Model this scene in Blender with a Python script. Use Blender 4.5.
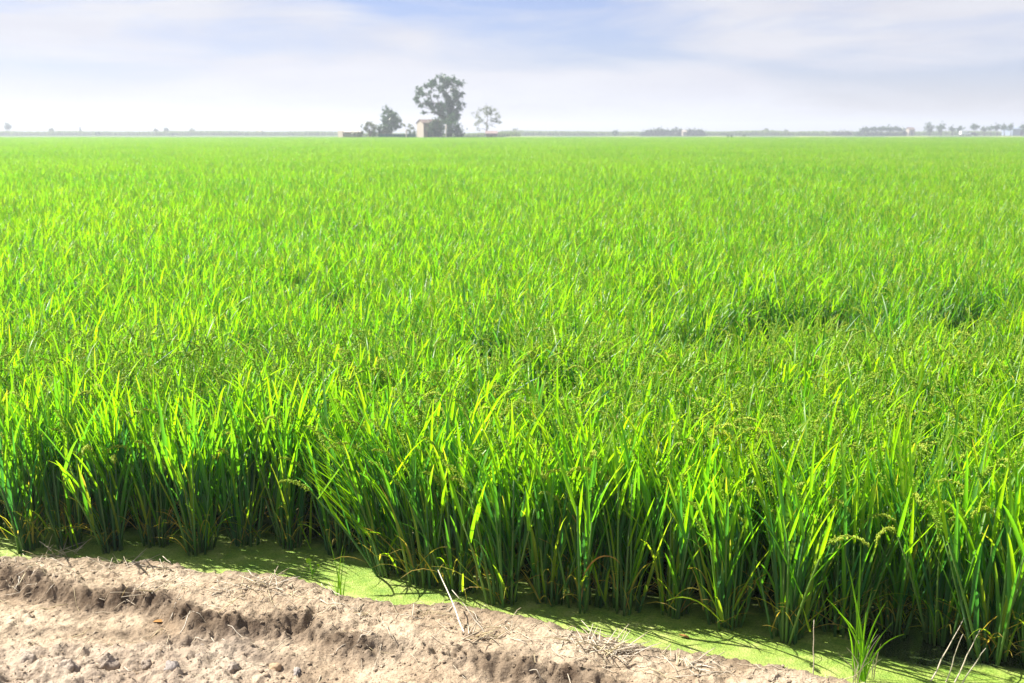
import bpy, math, random
import numpy as np
from mathutils import Vector, Matrix

# ------------------------------------------------------------------ camera, sky, sun, exposure
for o in list(bpy.data.objects):
    bpy.data.objects.remove(o)
scene = bpy.context.scene
COL = scene.collection
W, H = 1024, 683
FPX = 1138.0
CAM_H = 2.1
HORIZON = 131.0
PITCH = math.atan((H / 2 - HORIZON) / FPX)

cam_d = bpy.data.cameras.new('camera')
cam = bpy.data.objects.new('camera', cam_d)
COL.objects.link(cam)
cam.location = (0, 0, CAM_H)
cam.rotation_euler = (math.pi / 2 - PITCH, 0, 0)
cam_d.sensor_width = 36
cam_d.lens = FPX * 36 / W
cam_d.clip_start = 0.05
cam_d.clip_end = 9000
cam_d.dof.use_dof = True
cam_d.dof.focus_distance = 5.3
cam_d.dof.aperture_fstop = 4.5
scene.camera = cam

SUN_EL, SUN_AZ = 50.0, -77.0            # azimuth clockwise from +Y (view direction)
world = bpy.data.worlds.new('World')
scene.world = world
world.use_nodes = True
nt = world.node_tree
nt.nodes.clear()
w_out = nt.nodes.new('ShaderNodeOutputWorld')
w_bg = nt.nodes.new('ShaderNodeBackground')
w_sky = nt.nodes.new('ShaderNodeTexSky')
w_sky.sky_type = 'NISHITA'
w_sky.sun_disc = False
w_sky.sun_elevation = math.radians(SUN_EL)
w_sky.sun_rotation = math.radians(SUN_AZ)
w_sky.air_density = 1.0
w_sky.dust_density = 0.3
w_sky.ozone_density = 2.0
# soft stratus clouds in the sky itself: noise over the view direction, flattened towards the horizon
w_tc = nt.nodes.new('ShaderNodeTexCoord')
w_map = nt.nodes.new('ShaderNodeMapping')
w_map.inputs['Scale'].default_value = (2.6, 2.6, 15.0)
w_map.inputs['Location'].default_value = (1.7, 2.1, 2.05)
w_n = nt.nodes.new('ShaderNodeTexNoise')
w_n.inputs['Scale'].default_value = 1.6
w_n.inputs['Detail'].default_value = 6
w_n.inputs['Roughness'].default_value = 0.52
w_n.inputs['Distortion'].default_value = 0.35
w_r = nt.nodes.new('ShaderNodeValToRGB')
w_r.color_ramp.elements[0].position = 0.36
w_r.color_ramp.elements[0].color = (0, 0, 0, 1)
w_r.color_ramp.elements[1].position = 0.57
w_r.color_ramp.elements[1].color = (1, 1, 1, 1)
w_n2 = nt.nodes.new('ShaderNodeTexNoise')
w_n2.inputs['Scale'].default_value = 3.1
w_n2.inputs['Detail'].default_value = 7
w_cc = nt.nodes.new('ShaderNodeMix'); w_cc.data_type = 'RGBA'
w_cc.inputs['A'].default_value = (4.15, 4.2, 4.95, 1)
w_cc.inputs['B'].default_value = (5.9, 5.95, 6.25, 1)
w_mix = nt.nodes.new('ShaderNodeMix'); w_mix.data_type = 'RGBA'
w_cov = nt.nodes.new('ShaderNodeMath'); w_cov.operation = 'MULTIPLY'; w_cov.inputs[1].default_value = 1.0
L = nt.links
L.new(w_tc.outputs['Generated'], w_map.inputs['Vector'])
L.new(w_map.outputs['Vector'], w_n.inputs['Vector'])
L.new(w_map.outputs['Vector'], w_n2.inputs['Vector'])
L.new(w_n.outputs['Fac'], w_r.inputs['Fac'])
L.new(w_r.outputs['Color'], w_cov.inputs[0])
L.new(w_n2.outputs['Fac'], w_cc.inputs['Factor'])
L.new(w_cov.outputs[0], w_mix.inputs['Factor'])
w_tint = nt.nodes.new('ShaderNodeMix'); w_tint.data_type = 'RGBA'; w_tint.blend_type = 'MULTIPLY'
w_tint.inputs['Factor'].default_value = 1.0
w_tint.inputs['B'].default_value = (0.66, 0.645, 0.90, 1)
L.new(w_sky.outputs['Color'], w_tint.inputs['A'])
L.new(w_tint.outputs['Result'], w_mix.inputs['A'])
L.new(w_cc.outputs['Result'], w_mix.inputs['B'])
L.new(w_mix.outputs['Result'], w_bg.inputs['Color'])
w_bg.inputs['Strength'].default_value = 0.052
L.new(w_bg.outputs['Background'], w_out.inputs['Surface'])

sun_d = bpy.data.lights.new('sun', 'SUN')
sun_d.energy = 5.0
sun_d.angle = math.radians(0.5)
sun_d.color = (1.0, 0.955, 0.87)
sun = bpy.data.objects.new('sun', sun_d)
COL.objects.link(sun)
az, el = math.radians(SUN_AZ), math.radians(SUN_EL)
to_sun = Vector((math.sin(az) * math.cos(el), math.cos(az) * math.cos(el), math.sin(el)))
sun.rotation_euler = to_sun.to_track_quat('Z', 'Y').to_euler()
sun.location = (-10, 10, 20)

scene.view_settings.view_transform = 'Standard'
scene.view_settings.look = 'None'
scene.view_settings.gamma = 1
scene.view_settings.exposure = 1.55
scene.view_settings.use_curve_mapping = False
scene.cycles.max_bounces = 8
scene.cycles.diffuse_bounces = 3
scene.cycles.transmission_bounces = 6
scene.cycles.glossy_bounces = 2
scene.cycles.volume_bounces = 0
scene.cycles.use_denoising = True

random.seed(7)
RNG = np.random.default_rng(11)


# ------------------------------------------------------------------ helpers
def ground_at(px, py, z=0.0):
    """World point on the height z that the photograph shows at px, py."""
    a = PITCH + math.atan((py - H / 2) / FPX)
    d = (CAM_H - z) / math.tan(a)
    depth = d * math.cos(PITCH) + (CAM_H - z) * math.sin(PITCH)
    return ((px - W / 2) * depth / FPX, d)


def tag(o, label=None, cat=None, group=None, kind=None):
    if label: o['label'] = label
    if cat: o['category'] = cat
    if group: o['group'] = group
    if kind: o['kind'] = kind
    return o


def empty(name, loc, rz=0.0, sc=1.0):
    o = bpy.data.objects.new(name, None)
    COL.objects.link(o)
    o.empty_display_size = 0.1
    o.location = loc
    o.rotation_euler = (0, 0, rz)
    o.scale = (sc, sc, sc)
    return o


def link(name, me, parent=None, loc=(0, 0, 0), rot=(0, 0, 0), sc=(1, 1, 1)):
    o = bpy.data.objects.new(name, me)
    COL.objects.link(o)
    o.parent = parent
    o.location = loc
    o.rotation_euler = rot
    o.scale = sc
    return o


class MB:
    """Collects vertices, faces, a colour-like info attribute and material slots; builds one mesh."""
    def __init__(s):
        s.v, s.f, s.c, s.m = [], [], [], []

    def add(s, verts, faces, info=(0, 0.5, 0, 1), mat=0):
        b = len(s.v)
        s.v += [tuple(p) for p in verts]
        if isinstance(info, list): s.c += info
        else: s.c += [info] * len(verts)
        s.f += [tuple(i + b for i in f) for f in faces]
        s.m += [mat] * len(faces)

    def mesh(s, name, mats, smooth=True):
        me = bpy.data.meshes.new(name)
        me.from_pydata(s.v, [], s.f)
        for m in (mats if isinstance(mats, (list, tuple)) else [mats]): me.materials.append(m)
        me.polygons.foreach_set('material_index', np.array(s.m, dtype=np.int32))
        me.polygons.foreach_set('use_smooth', np.full(len(s.f), smooth))
        at = me.attributes.new('info', 'FLOAT_COLOR', 'POINT')
        at.data.foreach_set('color', np.array(s.c, dtype=np.float32).ravel())
        me.update()
        return me

    def box(s, x0, x1, y0, y1, z0, z1, mat=0, info=(0, .5, 0, 1)):
        v = [(x0, y0, z0), (x1, y0, z0), (x1, y1, z0), (x0, y1, z0), (x0, y0, z1), (x1, y0, z1), (x1, y1, z1), (x0, y1, z1)]
        s.add(v, [(3, 2, 1, 0), (4, 5, 6, 7), (0, 1, 5, 4), (1, 2, 6, 5), (2, 3, 7, 6), (3, 0, 4, 7)], info, mat)

    def tube(s, pts, radii, n=5, mat=0, info=(0, .5, 0, 1)):
        vs, fs = [], []
        k = len(pts)
        infos = []
        for i, (p, r) in enumerate(zip(pts, radii)):
            p = Vector(p)
            a = Vector(pts[max(0, i - 1)]); b = Vector(pts[min(k - 1, i + 1)])
            t = (b - a).normalized()
            u = t.orthogonal().normalized() if abs(t.z) < 0.95 else t.cross(Vector((0, 1, 0))).normalized()
            w = t.cross(u)
            for j in range(n):
                q = p + r * (math.cos(2 * math.pi * j / n) * u + math.sin(2 * math.pi * j / n) * w)
                vs.append(q[:])
                infos.append((i / max(1, k - 1), info[1], info[2], 1))
        for i in range(k - 1):
            for j in range(n):
                fs.append((i * n + j, i * n + (j + 1) % n, (i + 1) * n + (j + 1) % n, (i + 1) * n + j))
        fs.append(tuple(range(n - 1, -1, -1)))
        fs.append(tuple((k - 1) * n + j for j in range(n)))
        s.add(vs, fs, infos, mat)


def lattice(ix, iy, seed):
    h = (ix * 374761393 + iy * 668265263 + seed * 974634777) & 0xffffffff
    h = ((h ^ (h >> 13)) * 1274126177) & 0xffffffff
    h = (h ^ (h >> 16)) & 0xffffffff
    return h / 4294967295.0


def vnoise(x, y, seed=0):
    x = np.asarray(x, dtype=np.float64); y = np.asarray(y, dtype=np.float64)
    ix = np.floor(x).astype(np.int64); iy = np.floor(y).astype(np.int64)
    fx, fy = x - ix, y - iy
    fx = fx * fx * fx * (fx * (fx * 6 - 15) + 10); fy = fy * fy * fy * (fy * (fy * 6 - 15) + 10)
    a, b = lattice(ix, iy, seed), lattice(ix + 1, iy, seed)
    c, d = lattice(ix, iy + 1, seed), lattice(ix + 1, iy + 1, seed)
    return (a + (b - a) * fx) * (1 - fy) + (c + (d - c) * fx) * fy


def fbm(x, y, octv=5, seed=0, gain=0.5):
    t, amp, n = 0.0, 1.0, 0.0
    for o in range(octv):
        t = t + amp * vnoise(x * 2 ** o + 13.7 * o, y * 2 ** o - 7.1 * o, seed + o)
        n += amp; amp *= gain
    return t / n


# ------------------------------------------------------------------ materials
def new_mat(name):
    m = bpy.data.materials.new(name)
    m.use_nodes = True
    n = m.node_tree
    n.nodes.clear()
    out = n.nodes.new('ShaderNodeOutputMaterial')
    return m, n, out


def nd(n, typ, **kw):
    x = n.nodes.new(typ)
    for k, v in kw.items():
        if k in x.inputs: x.inputs[k].default_value = v
        else: setattr(x, k, v)
    return x


def ramp(n, stops, interp='LINEAR'):
    r = n.nodes.new('ShaderNodeValToRGB')
    r.color_ramp.interpolation = interp
    while len(r.color_ramp.elements) < len(stops): r.color_ramp.elements.new(0.5)
    for e, (p, c) in zip(r.color_ramp.elements, stops):
        e.position = p
        e.color = (*c, 1)
    return r


def mixc(n, fac, a, b, blend='MIX'):
    m = n.nodes.new('ShaderNodeMix'); m.data_type = 'RGBA'; m.blend_type = blend
    for sock, val in (('Factor', fac), ('A', a), ('B', b)):
        if isinstance(val, (int, float)): m.inputs[sock].default_value = val
        elif isinstance(val, tuple): m.inputs[sock].default_value = (*val, 1)
        else: n.links.new(val, m.inputs[sock])
    return m.outputs['Result']


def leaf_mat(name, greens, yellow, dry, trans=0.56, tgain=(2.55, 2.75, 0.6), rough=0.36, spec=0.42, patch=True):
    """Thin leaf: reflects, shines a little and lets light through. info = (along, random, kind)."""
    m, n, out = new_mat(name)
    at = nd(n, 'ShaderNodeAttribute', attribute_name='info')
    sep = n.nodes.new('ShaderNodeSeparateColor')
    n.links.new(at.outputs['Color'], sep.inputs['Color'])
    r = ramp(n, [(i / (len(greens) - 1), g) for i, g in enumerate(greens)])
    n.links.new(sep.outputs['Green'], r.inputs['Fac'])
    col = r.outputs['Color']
    if patch:
        geo = n.nodes.new('ShaderNodeNewGeometry')
        nz = nd(n, 'ShaderNodeTexNoise', Scale=0.16, Detail=3.0)
        n.links.new(geo.outputs['Position'], nz.inputs['Vector'])
        pr = ramp(n, [(0.35, (0.80, 0.92, 1.15)), (0.62, (1.12, 1.06, 0.85))])
        n.links.new(nz.outputs['Fac'], pr.inputs['Fac'])
        col = mixc(n, 1.0, col, pr.outputs['Color'], 'MULTIPLY')
    kr = ramp(n, [(0.0, (0, 0, 0)), (0.5, (1, 1, 1))])
    n.links.new(sep.outputs['Blue'], kr.inputs['Fac'])
    col = mixc(n, kr.outputs['Color'], col, yellow)
    kd = ramp(n, [(0.55, (0, 0, 0)), (0.95, (1, 1, 1))])
    n.links.new(sep.outputs['Blue'], kd.inputs['Fac'])
    col = mixc(n, kd.outputs['Color'], col, dry)
    p = nd(n, 'ShaderNodeBsdfPrincipled', Roughness=rough)
    p.inputs['Specular IOR Level'].default_value = spec
    n.links.new(col, p.inputs['Base Color'])
    t = n.nodes.new('ShaderNodeBsdfTranslucent')
    tc = mixc(n, 1.0, col, tgain, 'MULTIPLY')
    n.links.new(tc, t.inputs['Color'])
    mx = n.nodes.new('ShaderNodeMixShader')
    mx.inputs[0].default_value = trans
    n.links.new(p.outputs[0], mx.inputs[1]); n.links.new(t.outputs[0], mx.inputs[2])
    n.links.new(mx.outputs[0], out.inputs['Surface'])
    return m


def plain(name, colr, rough=0.8, var=0.25, scale=6.0, bump=0.0, bscale=30.0, spec=0.3):
    m, n, out = new_mat(name)
    tc = n.nodes.new('ShaderNodeTexCoord')
    nz = nd(n, 'ShaderNodeTexNoise', Scale=scale, Detail=6.0, Roughness=0.6)
    n.links.new(tc.outputs['Object'], nz.inputs['Vector'])
    r = ramp(n, [(0.3, tuple(c * (1 - var) for c in colr)), (0.7, tuple(min(1, c * (1 + var)) for c in colr))])
    n.links.new(nz.outputs['Fac'], r.inputs['Fac'])
    p = nd(n, 'ShaderNodeBsdfPrincipled', Roughness=rough)
    p.inputs['Specular IOR Level'].default_value = spec
    n.links.new(r.outputs['Color'], p.inputs['Base Color'])
    if bump:
        nb = nd(n, 'ShaderNodeTexNoise', Scale=bscale, Detail=5.0)
        n.links.new(tc.outputs['Object'], nb.inputs['Vector'])
        b = nd(n, 'ShaderNodeBump', Strength=bump, Distance=0.02)
        n.links.new(nb.outputs['Fac'], b.inputs['Height'])
        n.links.new(b.outputs['Normal'], p.inputs['Normal'])
    n.links.new(p.outputs[0], out.inputs['Surface'])
    return m


RICE = leaf_mat('rice_leaf', [(0.030, 0.115, 0.056), (0.074, 0.205, 0.020), (0.140, 0.270, 0.008), (0.190, 0.300, 0.009)],  # first stop bluish, imitating shade on the lower leaves
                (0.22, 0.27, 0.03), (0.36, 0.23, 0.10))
STEM = leaf_mat('rice_stem', [(0.035, 0.120, 0.050), (0.060, 0.165, 0.040), (0.09, 0.20, 0.04)],
                (0.24, 0.24, 0.05), (0.30, 0.20, 0.10), trans=0.2)
SEED = leaf_mat('rice_seed_head', [(0.20, 0.37, 0.02), (0.29, 0.42, 0.03), (0.42, 0.46, 0.06)],
                (0.40, 0.34, 0.10), (0.42, 0.30, 0.14), trans=0.45, tgain=(1.8, 1.8, 1.0), patch=False)
GRASS = leaf_mat('bank_grass', [(0.09, 0.22, 0.012), (0.14, 0.27, 0.015)], (0.32, 0.32, 0.04), (0.45, 0.36, 0.22), patch=False)
STRAW = leaf_mat('dry_straw', [(0.42, 0.34, 0.24), (0.55, 0.47, 0.35), (0.62, 0.56, 0.46)], (0.5, 0.42, 0.2), (0.3, 0.2, 0.1),
                 trans=0.2, tgain=(1.1, 1.1, 1.0), patch=False)
TREE_LEAF = leaf_mat('tree_leaf', [(0.020, 0.062, 0.020), (0.036, 0.098, 0.026), (0.065, 0.130, 0.036)], (0.1, 0.11, 0.04), (0.12, 0.09, 0.05),
                     trans=0.25, tgain=(1.4, 1.5, 1.0), patch=False)
PALE_LEAF = leaf_mat('pale_tree_leaf', [(0.11, 0.14, 0.065), (0.16, 0.18, 0.09)], (0.14, 0.14, 0.06), (0.16, 0.12, 0.07),
                     trans=0.3, tgain=(1.3, 1.4, 1.0), patch=False)
IVY_LEAF = leaf_mat('bush_leaf', [(0.022, 0.060, 0.016), (0.045, 0.090, 0.020), (0.075, 0.115, 0.030)], (0.1, 0.1, 0.03), (0.12, 0.09, 0.05),
                    trans=0.25, tgain=(1.4, 1.5, 1.0), patch=False)
REED_LEAF = leaf_mat('reed_leaf', [(0.11, 0.175, 0.045), (0.16, 0.23, 0.06), (0.23, 0.27, 0.10)], (0.22, 0.2, 0.1), (0.25, 0.2, 0.12),
                     trans=0.25, tgain=(2.0, 2.0, 1.3), patch=False)
BARK = plain('bark', (0.12, 0.09, 0.07), 0.9, 0.35, 3.0, 0.5, 8)
WHITEWASH = plain('whitewash', (0.34, 0.29, 0.24), 0.9, 0.10, 1.2)
BRICK = plain('old_brick', (0.24, 0.15, 0.11), 0.9, 0.30, 2.5)
ROOF_TILE = plain('roof_tile', (0.12, 0.085, 0.07), 0.9, 0.3, 2.0)
SHED_WALL = plain('shed_wall', (0.40, 0.35, 0.30), 0.9, 0.25, 2.0)
DARK_GAP = plain('dark_opening', (0.02, 0.02, 0.02), 0.9)
TEAL = plain('green_sheeting', (0.02, 0.10, 0.075), 0.7, 0.25, 1.0)
POLE = plain('weathered_pole', (0.36, 0.32, 0.28), 0.9, 0.2, 3.0)
PINK = plain('pale_plaster', (0.22, 0.165, 0.15), 0.9, 0.1, 2.0)
BLUEROOF = plain('grey_blue_sheet', (0.22, 0.27, 0.36), 0.6, 0.1, 1.0)
VANPAINT = plain('white_paint', (0.80, 0.80, 0.80), 0.35, 0.02, 1.0, spec=0.5)
TYRE = plain('tyre_rubber', (0.03, 0.03, 0.03), 0.8)
GLASS = plain('dark_glass', (0.03, 0.035, 0.04), 0.1, 0.05, 1.0, spec=0.6)
STONE = plain('pale_stone', (0.24, 0.21, 0.19), 0.85, 0.25, 25.0, 0.5, 60)
STONE_TAN = plain('tan_stone', (0.33, 0.23, 0.14), 0.8, 0.2, 25.0, 0.3, 60)
DEADLEAF = plain('dead_leaf', (0.30, 0.15, 0.04), 0.7, 0.3, 40.0)


def soil_material():
    m, n, out = new_mat('dry_soil')
    geo = n.nodes.new('ShaderNodeNewGeometry')
    at = nd(n, 'ShaderNodeAttribute', attribute_name='info')
    sep = n.nodes.new('ShaderNodeSeparateColor')
    n.links.new(at.outputs['Color'], sep.inputs['Color'])
    n1 = nd(n, 'ShaderNodeTexNoise', Scale=3.2, Detail=8.0, Roughness=0.65)
    n2 = nd(n, 'ShaderNodeTexNoise', Scale=60.0, Detail=6.0, Roughness=0.7)
    n3 = nd(n, 'ShaderNodeTexVoronoi', Scale=75.0)
    for x in (n1, n2, n3): n.links.new(geo.outputs['Position'], x.inputs['Vector'])
    r1 = ramp(n, [(0.28, (0.235, 0.172, 0.113)), (0.5, (0.365, 0.288, 0.205)), (0.72, (0.47, 0.388, 0.290))])
    n.links.new(n1.outputs['Fac'], r1.inputs['Fac'])
    r2 = ramp(n, [(0.3, (0.62, 0.60, 0.58)), (0.7, (1.25, 1.23, 1.21))])
    n.links.new(n2.outputs['Fac'], r2.inputs['Fac'])
    c = mixc(n, 1.0, r1.outputs['Color'], r2.outputs['Color'], 'MULTIPLY')
    c = mixc(n, sep.outputs['Red'], c, (0.075, 0.052, 0.034))      # wet soil near the water; same dark brown along the broken steps
    c = mixc(n, sep.outputs['Green'], c, (0.29, 0.255, 0.232))       # greyer crumbled soil
    p = nd(n, 'ShaderNodeBsdfPrincipled', Roughness=0.95)
    p.inputs['Specular IOR Level'].default_value = 0.15
    n.links.new(c, p.inputs['Base Color'])
    b1 = nd(n, 'ShaderNodeBump', Strength=0.9, Distance=0.012)
    n.links.new(n2.outputs['Fac'], b1.inputs['Height'])
    b2 = nd(n, 'ShaderNodeBump', Strength=0.5, Distance=0.006)
    n.links.new(n3.outputs['Distance'], b2.inputs['Height'])
    n.links.new(b1.outputs['Normal'], b2.inputs['Normal'])
    n.links.new(b2.outputs['Normal'], p.inputs['Normal'])
    n.links.new(p.outputs[0], out.inputs['Surface'])
    return m


def duckweed_material():
    m, n, out = new_mat('duckweed_water')
    geo = n.nodes.new('ShaderNodeNewGeometry')
    pos = geo.outputs['Position']
    big = nd(n, 'ShaderNodeTexNoise', Scale=1.7, Detail=5.0, Roughness=0.6)
    mid = nd(n, 'ShaderNodeTexNoise', Scale=9.0, Detail=6.0, Roughness=0.65)
    vor = nd(n, 'ShaderNodeTexVoronoi', Scale=130.0)
    fin = nd(n, 'ShaderNodeTexNoise', Scale=170.0, Detail=3.0)
    for x in (big, mid, vor, fin): n.links.new(pos, x.inputs['Vector'])
    r = ramp(n, [(0.30, (0.105, 0.205, 0.024)), (0.5, (0.190, 0.285, 0.040)), (0.70, (0.300, 0.350, 0.100))])
    n.links.new(mid.outputs['Fac'], r.inputs['Fac'])
    rv = ramp(n, [(0.0, (0.65, 0.70, 0.55)), (1.0, (1.30, 1.22, 1.35))])
    n.links.new(vor.outputs['Color'], rv.inputs['Fac'])
    c = mixc(n, 1.0, r.outputs['Color'], rv.outputs['Color'], 'MULTIPLY')
    fl = ramp(n, [(0.30, (0.55, 0.55, 0.5)), (0.46, (1, 1, 1)), (0.66, (1, 1, 1)), (0.74, (1.5, 1.4, 1.9))])
    n.links.new(fin.outputs['Fac'], fl.inputs['Fac'])
    c = mixc(n, 1.0, c, fl.outputs['Color'], 'MULTIPLY')
    at0 = nd(n, 'ShaderNodeAttribute', attribute_name='info')
    sep0 = n.nodes.new('ShaderNodeSeparateColor'); n.links.new(at0.outputs['Color'], sep0.inputs['Color'])
    sm = nd(n, 'ShaderNodeMath', operation='MULTIPLY'); n.links.new(sep0.outputs['Green'], sm.inputs[0]); n.links.new(mid.outputs['Fac'], sm.inputs[1])
    c = mixc(n, sm.outputs[0], c, (0.42, 0.40, 0.17))       # pale dried scum along the bank
    p = nd(n, 'ShaderNodeBsdfPrincipled', Roughness=0.55)
    n.links.new(c, p.inputs['Base Color'])
    b = nd(n, 'ShaderNodeBump', Strength=0.55, Distance=0.005)
    n.links.new(vor.outputs['Distance'], b.inputs['Height'])
    b2 = nd(n, 'ShaderNodeBump', Strength=0.4, Distance=0.02)
    n.links.new(mid.outputs['Fac'], b2.inputs['Height'])
    n.links.new(b.outputs['Normal'], b2.inputs['Normal'])
    n.links.new(b2.outputs['Normal'], p.inputs['Normal'])
    wat = nd(n, 'ShaderNodeBsdfPrincipled', Roughness=0.16)
    wat.inputs['Base Color'].default_value = (0.014, 0.022, 0.012, 1)
    # the mat opens to bare water in patches between the stems
    sx = n.nodes.new('ShaderNodeSeparateXYZ'); n.links.new(pos, sx.inputs[0])
    at = nd(n, 'ShaderNodeAttribute', attribute_name='info')
    sep = n.nodes.new('ShaderNodeSeparateColor'); n.links.new(at.outputs['Color'], sep.inputs['Color'])
    ad = nd(n, 'ShaderNodeMath', operation='MULTIPLY_ADD')
    n.links.new(big.outputs['Fac'], ad.inputs[0]); ad.inputs[1].default_value = 0.6
    n.links.new(sep.outputs['Red'], ad.inputs[2])
    thr = ramp(n, [(0.68, (0, 0, 0)), (0.78, (1, 1, 1))])
    n.links.new(ad.outputs[0], thr.inputs['Fac'])
    br = ramp(n, [(0.35, (0, 0, 0)), (0.5, (1, 1, 1))])
    n.links.new(fin.outputs['Fac'], br.inputs['Fac'])
    fac = mixc(n, 0.35, thr.outputs['Color'], mixc(n, 1.0, thr.outputs['Color'], br.outputs['Color'], 'MULTIPLY'))
    ms = n.nodes.new('ShaderNodeMixShader')
    n.links.new(fac, ms.inputs[0]); n.links.new(p.outputs[0], ms.inputs[1]); n.links.new(wat.outputs[0], ms.inputs[2])
    n.links.new(ms.outputs[0], out.inputs['Surface'])
    return m


SOIL = soil_material()
DUCKWEED = duckweed_material()
FIELD_FLOOR = plain('paddy_mud', (0.05, 0.07, 0.02), 0.8, 0.4, 0.8)
PLAIN_GROUND = plain('plain_ground', (0.075, 0.125, 0.03), 0.95, 0.3, 0.02)
DYKE_SOIL = plain('dyke_soil', (0.20, 0.24, 0.09), 0.95, 0.2, 0.1)

# ------------------------------------------------------------------ the setting: plain, paddy water, earth bank
SHORE_PX = [(-400, 548), (-120, 550), (0, 552), (100, 554), (170, 558), (198, 566), (212, 571), (262, 573), (322, 586), (342, 603), (400, 607), (470, 611),
            (570, 630), (680, 650), (760, 662), (830, 676), (910, 697), (1000, 722), (1200, 780)]
SHORE = [ground_at(x, y, 0.085 if x < 330 else 0.06) for x, y in SHORE_PX]
SHX = np.array([p[0] for p in SHORE]); SHY = np.array([p[1] for p in SHORE])
EDGE_PX = [(-700, 543), (-200, 545), (300, 545), (345, 553), (388, 576), (500, 601), (620, 611), (720, 624), (790, 637), (990, 655), (1150, 668), (1600, 690)]
EDGE = [ground_at(x, y) for x, y in EDGE_PX]
EDX = np.array([p[0] for p in EDGE]); EDY = np.array([p[1] for p in EDGE])


def edge_y(x): return np.interp(x, EDX, EDY)
def shore_y(x): return np.interp(x, SHX, SHY)


def grid_mesh(name, X, Y, Z, info, mat):
    ny, nx = X.shape
    me = bpy.data.meshes.new(name)
    co = np.stack([X, Y, Z], -1).reshape(-1, 3).astype(np.float32)
    idx = np.arange(ny * nx).reshape(ny, nx)
    f = np.stack([idx[:-1, :-1], idx[:-1, 1:], idx[1:, 1:], idx[1:, :-1]], -1).reshape(-1, 4)
    me.vertices.add(len(co)); me.vertices.foreach_set('co', co.ravel())
    me.loops.add(f.size); me.loops.foreach_set('vertex_index', f.ravel().astype(np.int32))
    me.polygons.add(len(f))
    me.polygons.foreach_set('loop_start', (np.arange(len(f)) * 4).astype(np.int32))
    me.polygons.foreach_set('loop_total', np.full(len(f), 4, dtype=np.int32))
    me.polygons.foreach_set('use_smooth', np.ones(len(f), dtype=bool))
    at = me.attributes.new('info', 'FLOAT_COLOR', 'POINT')
    at.data.foreach_set('color', info.astype(np.float32).ravel())
    me.materials.append(mat)
    me.update(calc_edges=True)
    me.validate()
    return me


# one big sheet of plain to the horizon, below everything
mb = MB()
R_ = 2400
mb.add([(-R_, -60, -0.06), (R_, -60, -0.06), (R_, R_, -0.06), (-R_, R_, -0.06)], [(0, 1, 2, 3)])
tag(link('ground', mb.mesh('ground', PLAIN_GROUND)), kind='structure')
FIELD_END = 232.0
mb = MB()
mb.add([(-260, 7.6, -0.02), (260, 7.6, -0.02), (260, FIELD_END, -0.02), (-260, FIELD_END, -0.02)], [(0, 1, 2, 3)])
tag(link('paddy_mud', mb.mesh('paddy_mud', FIELD_FLOOR)), kind='structure')

# still water under its duckweed mat, in front of and under the first rows
xs = np.arange(-8, 8.01, 0.1); ys = np.arange(1.5, 9.01, 0.1)
X, Y = np.meshgrid(xs, ys)
info = np.zeros(X.shape + (4,)); info[..., 3] = 1
inside = Y - edge_y(X)
info[..., 0] = np.clip(0.33 + 0.14 * np.clip(inside / 0.3, -1, 1), 0, 1) + 0.27 * np.clip((X - 1.35) / 0.3, 0, 1) * np.clip((2.35 - X) / 0.3, 0, 1) * np.clip((inside + .25) / 0.2, 0, 1)
info[..., 1] = np.exp(-(np.clip(Y - shore_y(X), 0, 9) / 0.16) ** 2) * 0.9
tag(link('water', grid_mesh('water', X, Y, np.zeros_like(X), info, DUCKWEED)), kind='structure')

# earth bank
RES = 0.0085
xs = np.arange(-4.3, 4.3, RES); ys = np.arange(2.2, 6.05, RES)
X, Y = np.meshgrid(xs, ys)


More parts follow.
